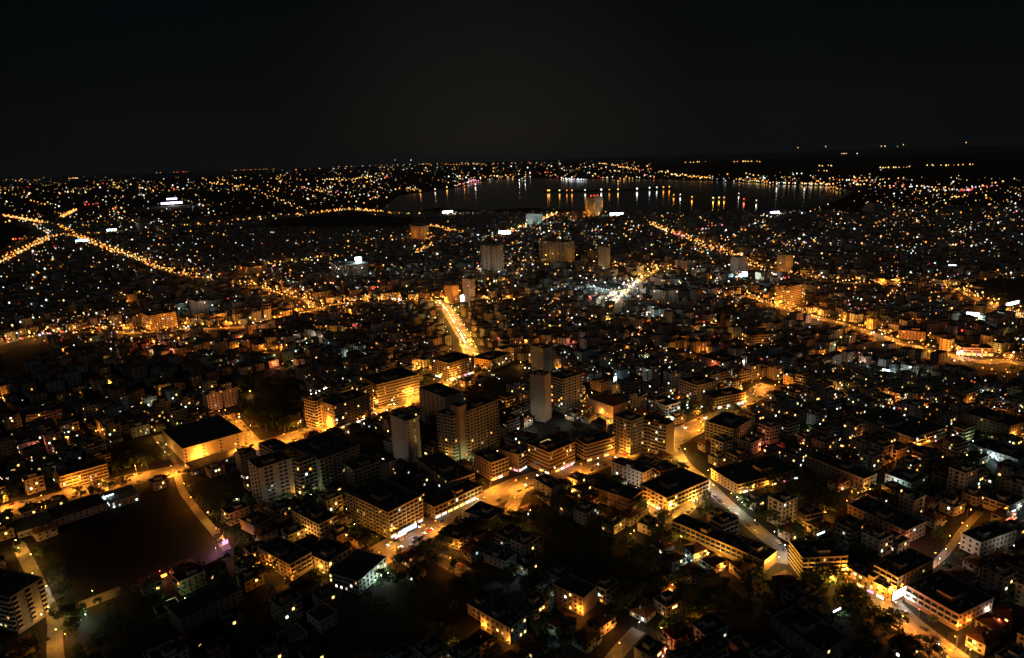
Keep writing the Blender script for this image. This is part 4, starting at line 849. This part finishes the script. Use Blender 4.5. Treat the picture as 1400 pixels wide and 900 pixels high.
ROWS = [([(440, 246), (475, 245), (510, 242)], 40, ['orange', 'yellow', 'warm'], 1.0, 1.6), ([(450, 227), (600, 224), (700, 223.5), (760, 222.5)], 60, MIXO, .9, 1.0), ([(605, 225), (660, 224)], 22, ['warm', 'orange'], 1.0, .7), ([(576, 223.5), (590, 223.5)], 8, ['orange', 'yellow'], 1.1, 1.2),
 ([(770, 244), (785, 245), (803, 246.5)], 24, ['cool', 'white', 'violet'], 1.3, .9), ([(836, 226), (855, 229), (873, 232)], 26, ['orange', 'warm'], 1.1, 1.0), ([(818, 224), (830, 223.5)], 7, ['yellow', 'warm'], 1.1, .5), ([(900, 233), (925, 239), (950, 241), (975, 244)], 46, ['orange', 'warm', 'yellow'], 1.1, 1.6),
 ([(934, 222.5), (966, 221)], 10, ['orange', 'warm'], 1.0, .4), ([(1003, 221), (1020, 220.5), (1040, 221)], 13, ['orange', 'warm'], 1.1, .3), ([(1005, 244.5), (1050, 249)], 22, ['orange', 'warm', 'yellow'], 1.1, 1.0), ([(1050, 249), (1137, 252)], 32, ['orange', 'warm', 'white'], 1.15, .4),
 ([(1137, 252), (1200, 252), (1270, 255), (1315, 261)], 54, MIXO, 1.05, 1.8), ([(1313, 260.5), (1330, 259)], 12, ['red', 'pink'], 1.4, .4), ([(1328, 256), (1345, 255), (1365, 254)], 14, ['pink', 'red', 'white'], 1.1, .6), ([(1200, 229.5), (1220, 229), (1245, 228)], 17, ['yellow', 'warm'], 1.0, .5),
 ([(1262, 226.5), (1290, 226), (1335, 225)], 18, ['orange', 'warm', 'yellow'], 1.0, .4), ([(1116, 227), (1142, 226)], 8, ['warm', 'yellow'], .9, .8), ([(1118, 233), (1135, 234)], 6, ['warm'], .8, 1), ([(1083, 238), (1100, 237)], 5, ['white', 'cool'], .9, .4), ([(1132, 243), (1160, 246), (1192, 248)], 26, MIXO, 1.0, 1.5),
 ([(1197, 246), (1240, 243)], 9, ['warm'], .8, .4), ([(1297, 242), (1325, 247)], 7, ['warm', 'yellow'], .8, .5), ([(94, 244), (108, 245)], 10, ['orange', 'yellow'], 1.4, 1.2), ([(205, 233), (262, 231)], 9, ['orange', 'red', 'white'], .8, .4), ([(240, 230), (252, 228), (262, 231)], 6, ['red', 'white', 'orange'], 1.5, 1.2), ([(314, 232), (350, 230)], 16, ['orange', 'warm', 'red'], 1.0, .5),
 ([(275, 245), (300, 250), (350, 258)], 40, ['orange', 'warm'], 1.0, 3.2), ([(350, 228), (376, 227)], 8, ['warm', 'orange'], .9, .4), ([(410, 256), (440, 262), (470, 262)], 22, ['orange', 'pink', 'warm'], 1.0, 2.0), ([(355, 262), (400, 280), (420, 288)], 26, ['warm', 'orange'], 1.0, 2.0), ([(470, 270), (520, 262)], 14, MIXW, .9, 1.2),
 ([(556, 258), (575, 260)], 14, ['orange', 'warm'], 1.1, 2.0), ([(620, 254), (640, 250), (655, 247)], 22, ['orange', 'pink', 'white'], 1.1, .9), ([(640, 248), (652, 246)], 8, ['violet', 'pink', 'white'], 1.5, .6), ([(655, 243), (700, 240)], 20, ['orange', 'warm'], .9, 2), ([(745, 236), (770, 243)], 16, MIXO, .9, 2), ([(800, 236), (850, 246), (890, 240)], 34, MIXO, .95, 3),
 ([(1115, 247), (1130, 252), (1150, 258)], 20, ['orange', 'warm'], 1.1, 2.0), ([(1300, 268), (1312, 270), (1320, 268)], 10, ['orange', 'warm'], 1.1, 1.2), ([(0, 262), (30, 268), (80, 285)], 22, MIXW, .9, 3), ([(72, 290), (85, 292)], 6, ['orange'], 1.0, 1.0), ([(115, 280), (135, 278)], 7, ['red', 'pink'], 1.2, .6), ([(17, 327), (32, 326)], 8, ['red', 'orange'], 1.2, .3), ([(32, 320), (38, 327)], 6, ['orange', 'red'], 1.1, 1.5),
 ([(920, 318), (935, 323)], 10, ['pink', 'violet', 'red'], 1.5, .8), ([(905, 313), (913, 317)], 7, ['white', 'warm'], 1.4, .8), ([(962, 307), (1000, 309)], 9, ['red', 'pink', 'orange'], 1.1, 2.5), ([(1040, 292), (1055, 296)], 7, ['red', 'orange', 'white'], 1.1, 2), ([(655, 410), (662, 414)], 7, ['pink', 'white'], 1.7, 1.5), ([(833, 418), (850, 404), (868, 388)], 34, ['white', 'warm', 'cool', 'yellow'], 1.3, 2.0), ([(832, 416), (842, 412)], 10, ['cool', 'white'], 1.9, 1.5),
 ([(803, 392), (835, 397)], 14, ['green', 'cool'], .8, .5), ([(1063, 378), (1075, 382)], 8, ['red', 'pink', 'white'], 1.4, 1.5), ([(1050, 372), (1062, 376)], 8, ['white', 'pink'], 1.4, .7), ([(1005, 380), (1020, 374)], 8, ['cool', 'white'], 1.9, 1.5), ([(52, 457), (70, 455)], 8, ['violet', 'white', 'pink'], 1.6, 1.0), ([(80, 465), (95, 465)], 3, ['red'], 1.5, .3), ([(415, 355), (418, 362)], 4, ['warm', 'pink'], 1.3, 1), ([(430, 360), (435, 356)], 4, ['warm', 'white'], 1.3, 1),
 ([(535, 408), (550, 410)], 8, ['pink', 'white', 'violet'], 1.4, 1.0), ([(660, 500), (683, 520)], 16, ['white', 'cool', 'green', 'warm'], .9, 2.5), ([(1343, 518), (1352, 522)], 3, ['cool'], 1.5, 1), ([(1372, 508), (1395, 512)], 6, ['warm', 'yellow'], 1, 1), ([(1373, 600), (1385, 606)], 3, ['cool'], 1.2, 1), ([(1385, 461), (1400, 464)], 6, ['cool', 'white'], 1.2, .5)]
for px, n, mix, sz, jit in ROWS:
    L_ = [math.hypot(b_[0] - a[0], b_[1] - a[1]) for a, b_ in zip(px, px[1:])]; T_ = sum(L_)
    n = int(n * .62)
    for i in range(n):
        t = (i + rng.uniform(.1, .9)) / n * T_; k = 0
        while k < len(L_) - 1 and t > L_[k]: t -= L_[k]; k += 1
        a, b_ = px[k], px[k + 1]; f = t / max(L_[k], .01); x, y = a[0] + (b_[0] - a[0]) * f, a[1] + (b_[1] - a[1]) * f + rng.gauss(0, jit * .6)
        y = max(y, 219 + (700 - x) * .033 + 1.6)
        dot(P(x, y, 12), rng.choice(mix), sz * rng.uniform(.6, 1.1), rng.random() < .15)
# a few lights high on the ridge to the right
for x, y in ((1091, 202), (1129, 200.5), (1151, 210), (1154, 210), (1157, 210), (1172, 210), (1205, 200), (1210, 200), (1227, 200.5), (1235, 198), (1321, 195), (540, 219), (562, 219)):
    d = ray(x, y); d = d / math.hypot(d.x, d.y) * 24500; dot(Vector((d.x, d.y, CAM_H + d.z)), 'warm' if x % 2 else 'white', .75, x % 3 == 0)
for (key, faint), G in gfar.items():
    o = G.obj('distant_lights', (FE2 if faint else FE)[key], kind='stuff'); o['category'] = 'city lights'; o['label'] = f"{'faint' if faint else 'bright'} {key if key not in ('cool',) else 'bluish'} lights and imitated glow scattered over the far city and shores"
# ---- lamps on the far shore and the boats, mirrored in the bay
g = MB(); g.prism([tuple(P(x, y)[:2]) for x, y in [(743, 262.6), (800, 262.2), (870, 260.5), (925, 257.5), (905, 256.5), (860, 258.5), (800, 260.0), (745, 260.6)]], 0, 2.5); g.obj('shore', GROUND, kind='structure')
SHORE = [(650, 254, 'w', 2), (611, 258, 'y', 1.4), (575, 263, 'o', .8), (595, 261, 'w', .8), (710, 248, 'w', 2.4), (718, 249, 'w', 1), (749, 263, 'o', 1.3), (751, 263, 'y', 1.0), (765, 263, 'y', 1), (782, 263, 'o', 1), (800, 262.5, 'w', .7), (822, 262, 'w', 2.2), (833, 262, 'o', .6), (845, 261.5, 'y', 1), (871, 260.8, 'w', 2.6), (888, 259.5, 't', 1.0), (898, 259, 't', .8), (907, 258.6, 'o', 1.2), (915, 258, 'o', 1), (1062, 254, 'w', .7), (1100, 254, 'w', .7), (635, 256, 'o', .7), (775, 263, 'o', .6)]
for x, y, k, s_ in SHORE:
    p = P(x, y, 3.2); o = thing('shore_lamp', 'lamp', 'x', (p.x, p.y, 0), 0, 'lamps along the far shore')
    q = MB(); q.tube(0, 0, 0, 16, .6, .4, 5); q.obj('pole', METAL, o); q = MB(); q.octa(0, 0, 17, 5.5 * min(1.5, s_ ** .5 + .2)); q.obj('lamp_head', FE[LKEY[k]], o)
    link('lamp_light', light_data(k, 8000 * s_, 4.0), o, loc=(0, 0, 24)); GL.append((o, f"{COLW[k]} lamp on the far shore mirrored in the bay", p))
for i, (x, y, k, s_) in enumerate(((921, 269, 'o', 1.0), (930, 268.5, 'w', 1.0), (946, 272, 'o', 1.6), (975, 273.5, 'y', 1.3), (983, 273, 'y', 1.1), (990, 273, 'o', 1.1), (1017, 275, 'r', 1.2), (1010, 267, 'w', .6), (1034, 277, 'w', .5))):
    p = P(x, y, .3); o = thing('boat', 'boat', 'x', p, .3 * i, 'lit boats on the bay')
    q = MB(); pts = [(-14, -4), (10, -4), (17, 0), (10, 4), (-14, 4)]; q.prism(pts, -.5, 3, 0); q.obj('hull', WM['white'], o)
    q = MB(); q.box(-10, -3, 3, 6, 3, 6); q.box(-4, -2, 6, 3, 2, 8.5); q.obj('cabin', WM['cream'], o); q = MB(); q.octa(0, 0, 10.5, 5.0 * s_ ** .5); q.obj('deck_light', FE[LKEY[k]], o)
    link('lamp_light', light_data(k, 6000 * s_, 3.0), o, loc=(0, 0, 17)); GL.append((o, f"small boat with a {COLW[k]} deck light on the dark bay", p))
# ------------------------------------------------------------------ floodlights, billboards, signs: (px x, y, width m, height m, foot height, colour, strength, power, name, label)
SIGNS = [(235, 279, 150, 14, 12, 'violet', 7, 3e5, 'lit_sign', 'long violet white lit sign among the lights at far left'), (235, 273, 80, 12, 26, 'violet', 6, 0, 'lit_sign', 'shorter violet lit strip just above the long violet one'), (153, 316, 38, 9, 10, 'cool', 4, 9e4, 'billboard', 'bluish white billboard by the far left road'),
 (112, 331, 40, 9, 6, 'blue', 9, 5e4, 'billboard', 'blue billboard below the far left junction'), (612, 291, 64, 9, 14, 'white', 9, 2e5, 'lit_sign', 'long white lit sign on the near shore, left of centre'), (490, 357, 14, 9, 34, 'cool', 14, 1.2e5, 'floodlight', 'brilliant white floodlight above the wide grey block'),
 (690, 320, 40, 10, 10, 'cool', 10, 1.6e5, 'floodlight', 'white floodlight behind the tall white tower'), (1059, 292, 50, 8, 10, 'violet', 8, 1e5, 'lit_sign', 'white lit roof sign on the near shore at right'), (843, 295, 56, 12, 6, 'cool', 6, 1.5e5, 'floodlight', 'white lit canopy by the water right of the orange tower'),
 (632, 412, 8, 11, 8, 'cool', 9, 3e4, 'billboard', 'bright white billboard at the top of the glowing street'), (1211, 511, 7, 5, 5, 'cool', 14, 2.5e4, 'floodlight', 'teal white floodlight among the houses at right'), (1302, 366, 14, 6, 8, 'cool', 5, 4e4, 'floodlight', 'cool white floodlight beyond the houses, far right'),
 (1330, 432, 16, 5, 6, 'cool', 9, 6e4, 'floodlight', 'teal floodlight below the far right road'), (1384, 417, 36, 5, 12, 'cool', 4, 2e4, 'lit_sign', 'pale lit strip sign over the far right road'), (1018, 378, 9, 9, 8, 'cool', 14, 8e4, 'floodlight', 'brilliant white floodlight at the foot of the grey tower'), (1012, 381, 7, 6, 5, 'cool', 12, 0, 'floodlight', 'smaller white floodlight left of the brilliant one'),
 (560, 725, 12, 3.2, 3.6, 'blue', 7, 1200, 'shop_sign', 'bright blue shop sign on the corner block'), (548, 733, 9, 2.0, 3.2, 'pink', 6, 0, 'shop_sign', 'pink shop sign left of the blue one'), (332, 621, 14, 3.5, 3, 'white', 6, 2500, 'lit_sign', 'white lit panel by the avenue in front of the big hall'), (331, 626, 14, 1.6, 1, 'violet', 5, 0, 'lit_sign', 'violet strip under the white lit panel'),
 (1230, 816, 13, 5.5, 2.5, 'white', 7, 3500, 'lit_sign', 'large white lit canopy sign at the lower right crossing'), (53, 808, 1.2, 9, 3, 'blue', 5, 800, 'shop_sign', 'narrow blue lit sign in the lane at lower left'), (11, 812, 9, 2, 12, 'orange', 6, 0, 'lit_sign', 'red orange lit strip on the lower left tower'), (219, 791, 8, 2, 2, 'orange', 4, 1500, 'lit_sign', 'red orange glowing strip at the edge of the dark field'),
 (308, 744, 4, 3, 1, 'pink', 2.2, 700, 'lit_sign', 'pink lit stall beside the dark field'), (1381, 702, 12, 1.6, 6, 'violet', 6, 2500, 'lit_sign', 'violet white strip near the right edge'), (1373, 697, 6, 1.6, 6, 'orange', 5, 0, 'lit_sign', 'orange strip left of the violet white one'), (1312, 484, 12, 4, 4, 'white', 4, 5e3, 'shop_sign', 'whitish lit shop panel on the salmon building'), (1144, 835, 6, 1.2, 5, 'cool', 7, 500, 'lit_sign', 'white strip light in the dark at lower right'), (1122, 730, 7, 1.2, 10, 'cool', 6, 0, 'lit_sign', 'white skylight on the dark roof behind the amber block'), (148, 681, 8, 2.4, 3.5, 'cool', 5, 2500, 'lit_sign', 'bluish skylight on the small shed'), (841, 524, 5, 8, 3, 'cool', 4, 2500, 'lit_sign', 'tall teal lit stairwell among houses')]
for (x, y, w, h, z, key, st, pw, nm, lab) in SIGNS:
    p = P(x, y, z); rz = math.radians(45 if x < 900 else 28) if nm != 'floodlight' else math.atan2(p.y, p.x) - math.pi / 2
    o = thing(nm, {'billboard': 'billboard', 'floodlight': 'floodlight'}.get(nm, 'sign'), lab, (p.x, p.y, 0), rz)
    sm = emis('sign_light_' + key, EC[key], st * .8)
    q = MB(); q.box(-w / 2, -.25, z, w / 2, 0, z + h); q.obj('lit_panel', sm, o); q = MB(); e_ = min(.3, h * .1); q.box(-w / 2 - e_, .004, z - e_, w / 2 + e_, .4, z + h + e_)
    q.box(-w / 2 - e_, -.35, z + h + .004, w / 2 + e_, .0, z + h + e_); q.obj('frame', METAL, o); q = MB()
    for s_ in (-w / 3, w / 3): q.box(s_ - .15, .05, 0, s_ + .15, .35, z - e_ - .004)
    q.obj('posts', METAL, o)
    if pw: link('sign_glow', light_data('t' if key in ('cool', 'blue') else 'p' if key == 'pink' else 'w' if key in ('white', 'violet') else 'r', pw, .8), o, loc=(0, -3 - h * .3, z + h * .5))
# ------------------------------------------------------------------ cars
def car_meshes(paint):
    g = MB(); pr = [(-2.15, .35), (2.15, .35), (2.2, .75), (1.35, .92), (.65, 1.42), (-1.2, 1.45), (-1.95, .98), (-2.2, .9)]
    for sy in (-.86, .86):
        pts = [(x, sy * (.88 if z > 1.1 else 1), z) for x, z in pr]; g.poly(pts if sy < 0 else pts[::-1])
    n = len(pr)
    for i in range(n):
        (x, z), (x2, z2) = pr[i], pr[(i + 1) % n]; k, k2 = (.88 if z > 1.1 else 1) * .86, (.88 if z2 > 1.1 else 1) * .86
        g.poly([(x, -k, z), (x, k, z), (x2, k2, z2), (x2, -k2, z2)])
    body = g.mesh('body', paint)
    g = MB(); g.poly([(1.30, -.7, .97), (1.30, .7, .97), (.72, .66, 1.40), (.72, -.66, 1.40)]); g.poly([(-1.26, -.66, 1.44), (-1.26, .66, 1.44), (-1.93, .7, 1.03), (-1.93, -.7, 1.03)])
    for sy in (-1, 1): g.box(-1.2, sy * .83 - .03, .98, .75, sy * .83 + .03, 1.32)
    glass = g.mesh('windows', GLASS)
    return body, glass
g = MB(); n = 10
for sgn in (-.1, .1): g.poly([(.32 * math.cos(2 * math.pi * i / n), sgn, .32 * math.sin(2 * math.pi * i / n)) for i in range(n)][::(1 if sgn < 0 else -1)])
for i in range(n):
    a, b_ = 2 * math.pi * i / n, 2 * math.pi * (i + 1) / n; g.poly([(.32 * math.cos(a), -.1, .32 * math.sin(a)), (.32 * math.cos(b_), -.1, .32 * math.sin(b_)), (.32 * math.cos(b_), .1, .32 * math.sin(b_)), (.32 * math.cos(a), .1, .32 * math.sin(a))])
WHEEL = g.mesh('wheel', TYRE)
g = MB(); g.box(2.12, -.22, .6, 2.26, .22, .82); HLM = g.mesh('headlight', HEAD); g = MB(); g.box(-2.26, -.2, .75, -2.14, .2, .9); TLM = g.mesh('taillight', TAIL)
g = MB(); g.box(2.12, -.2, .6, 2.22, .2, .8); HLO = g.mesh('headlight', GLASS)
CM = {k: car_meshes(m) for k, m in CARM.items()}
def car(p, rz, col, lit, desc, detail, group):
    o = thing('car', 'car', 'x', p, rz, group); b_, gl = CM[col]; link('body', b_, o); link('windows', gl, o)
    if detail:
        for x in (-1.35, 1.35):
            for y in (-.82, .82): link('wheel', WHEEL, o, loc=(x, y, .32))
    if detail or lit:
        for y in (-.58, .58):
            link('headlight', HLM if lit else HLO, o, loc=(0, y, 0))
            if lit: link('taillight', TLM, o, loc=(0, y, 0))
    GL.append((o, desc, Vector(p)))
ncar = 0
for ri, (nm, px, w, sp_, key, pw, phrase) in enumerate(ROADS):
    if w < 8.5: continue
    d = dens(road_pts[ri], 1.0); ns = normals(d); s_ = 6
    while s_ < len(d) - 2 and ncar < 385:
        p, n = d[int(s_)], ns[int(s_)]; zr = .03 + ri * .006; t = math.atan2(-n.x, n.y); t = math.atan2(n.x * -1, n.y)
        for side in (-1, 1):
            x, y = to_px(p)
            if not (-10 < x < 1410 and y < 905): continue
            if rng.random() < (.5 if w > 13 else .42):
                q = p + n * side * (w / 2 - 1.3); q.z = zr; col = rng.choice(['dark', 'dark', 'dark', 'silver', 'white', 'blue', 'silver', 'red'])
                car(q, t + (math.pi if side > 0 else 0), col, False, f"parked {col} car on {phrase}", q.length < 560, 'cars parked on ' + phrase); ncar += 1
            if rng.random() < (.34 if 'glowing' in phrase else .09 if w > 13 else .04):
                q = p + n * side * (w / 2 - 5); q.z = zr; col = rng.choice(['dark', 'silver', 'white', 'red'])
                car(q, t + (math.pi if side > 0 else 0), col, True, f"{col} car driving with lights on along {phrase}", q.length < 560, 'cars driving on ' + phrase); ncar += 1
        s_ += 6.4
# roof lamps on the orange tower
for i, (x, y) in enumerate(((426, 541), (432, 540), (437, 537), (443, 534), (446, 533))):
    p = P(x, y, 28.2); o = thing('roof_lamp', 'lamp', 'x', p, 0, 'lamps on the roof of the orange tower'); q = MB(); q.tube(0, 0, 0, 1.6, .08, .06, 5); q.obj('pole', METAL, o)
    q = MB(); q.octa(0, 0, 1.9, .45); q.obj('lamp_head', LE['white'], o); GL.append((o, 'white lamp on the roof of the orange tower', p))
# skylight on the office block, aerials on the orange waterside tower
p = P(747, 604, 19.6); o = thing('skylight', 'skylight', 'orange lit rooftop opening on the office block over the crossroads', p, math.radians(41)); q = MB(); q.box(-5, -2.2, 0, 5, 2.2, .25); q.obj('lit_panel', emis('skylight_glow', EC['yellow'], .9), o); q = MB()
for yy in (-2.6, 2.2): q.box(-5.4, yy, 0, 5.4, yy + .4, .9)
q.obj('frame', SLAB, o)
for i, (x, y) in enumerate(((805, 264), (809, 262), (816, 265))):
    p = P(x, y + 33, 86); tw = [h for h in HERO if h[2] == 'the tall orange tower by the water'][0]; p = Vector((tw[0] + (i - 1) * 14, tw[1] - 6 + i * 5, 84))
    o = thing('roof_beacon', 'beacon', 'x', p, 0, 'red beacons on the tall orange tower'); q = MB(); q.tube(0, 0, 0, 5, .4, .3, 5); q.obj('mast', METAL, o); q = MB(); q.octa(0, 0, 6, 4.2); q.obj('lamp_head', FE['red'], o); GL.append((o, 'red beacon on top of the tall orange tower', p))

# ------------------------------------------------------------------ thin night haze over the whole city
hz = bpy.data.materials.new('haze'); hz.use_nodes = True; n_ = hz.node_tree; n_.nodes.remove(n_.nodes['Principled BSDF']); v_ = n_.nodes.new('ShaderNodeVolumePrincipled')
v_.inputs['Color'].default_value = (.66, .80, .92, 1); v_.inputs['Density'].default_value = 1.0e-5; n_.links.new(v_.outputs[0], n_.nodes['Material Output'].inputs['Volume'])
q = MB(); q.box(-112000, -3100, -1, 112000, 112000, 760); q.obj('haze', hz, kind='stuff')
# ------------------------------------------------------------------ labels: nearest landmark, side as seen in the picture, and rank
HP = [(Vector((x, y, 0)), s_, to_px((x, y, 0))) for x, y, s_ in HERO]
buckets = {}
for o, desc, pos in GL:
    pp = to_px(pos); hp = min(HP, key=lambda h: (h[0].x - pos.x) ** 2 + (h[0].y - pos.y) ** 2)
    if ' on the ' in desc or ' along the ' in desc or ' on the dark bay' in desc: buckets.setdefault(desc, []).append((pp[0], o, 0)); continue
    dx, dy = pp[0] - hp[2][0], (pp[1] - hp[2][1]) * 2.2
    rel = ('right of' if dx > 0 else 'left of') if abs(dx) > abs(dy) else ('below' if dy > 0 else 'above')
    buckets.setdefault(f"{desc} {rel} {hp[1]}", []).append(((hp[0] - pos).length, o, 1))
ORD = ['', 'second ', 'third ', 'fourth ', 'fifth ', 'sixth ', 'seventh ', 'eighth ', 'ninth ', 'tenth ', 'eleventh ', 'twelfth ', 'thirteenth ', 'fourteenth ', 'fifteenth ', 'sixteenth ', 'seventeenth ', 'eighteenth ', 'nineteenth ', 'twentieth ']
TENS = ['twenty', 'thirty', 'forty', 'fifty', 'sixty']
for k, lst in buckets.items():
    lst.sort(key=lambda t: t[0])
    for i, (_, o, mode) in enumerate(lst):
        od = ORD[i] if i < 20 else (TENS[(i - 19) // 10] + '-' + (['', 'first ', 'second ', 'third ', 'fourth ', 'fifth ', 'sixth ', 'seventh ', 'eighth ', 'ninth '][(i + 1) % 10] or 'th '))
        if mode == 0: lab = k if len(lst) == 1 else k + (', leftmost' if i == 0 else f', {od}from left')
        else: lab = k if len(lst) == 1 else (('nearest ' if i == 0 else od + 'nearest ') + k)
        w_ = lab.split()
        if len(w_) > 16: lab = ' '.join(x for x in w_ if x not in ('the', 'a'))
        o['label'] = lab
print('things', NH, NA, 'trees', ntree, 'lamps', NL, 'far', nfar, 'cars', ncar)
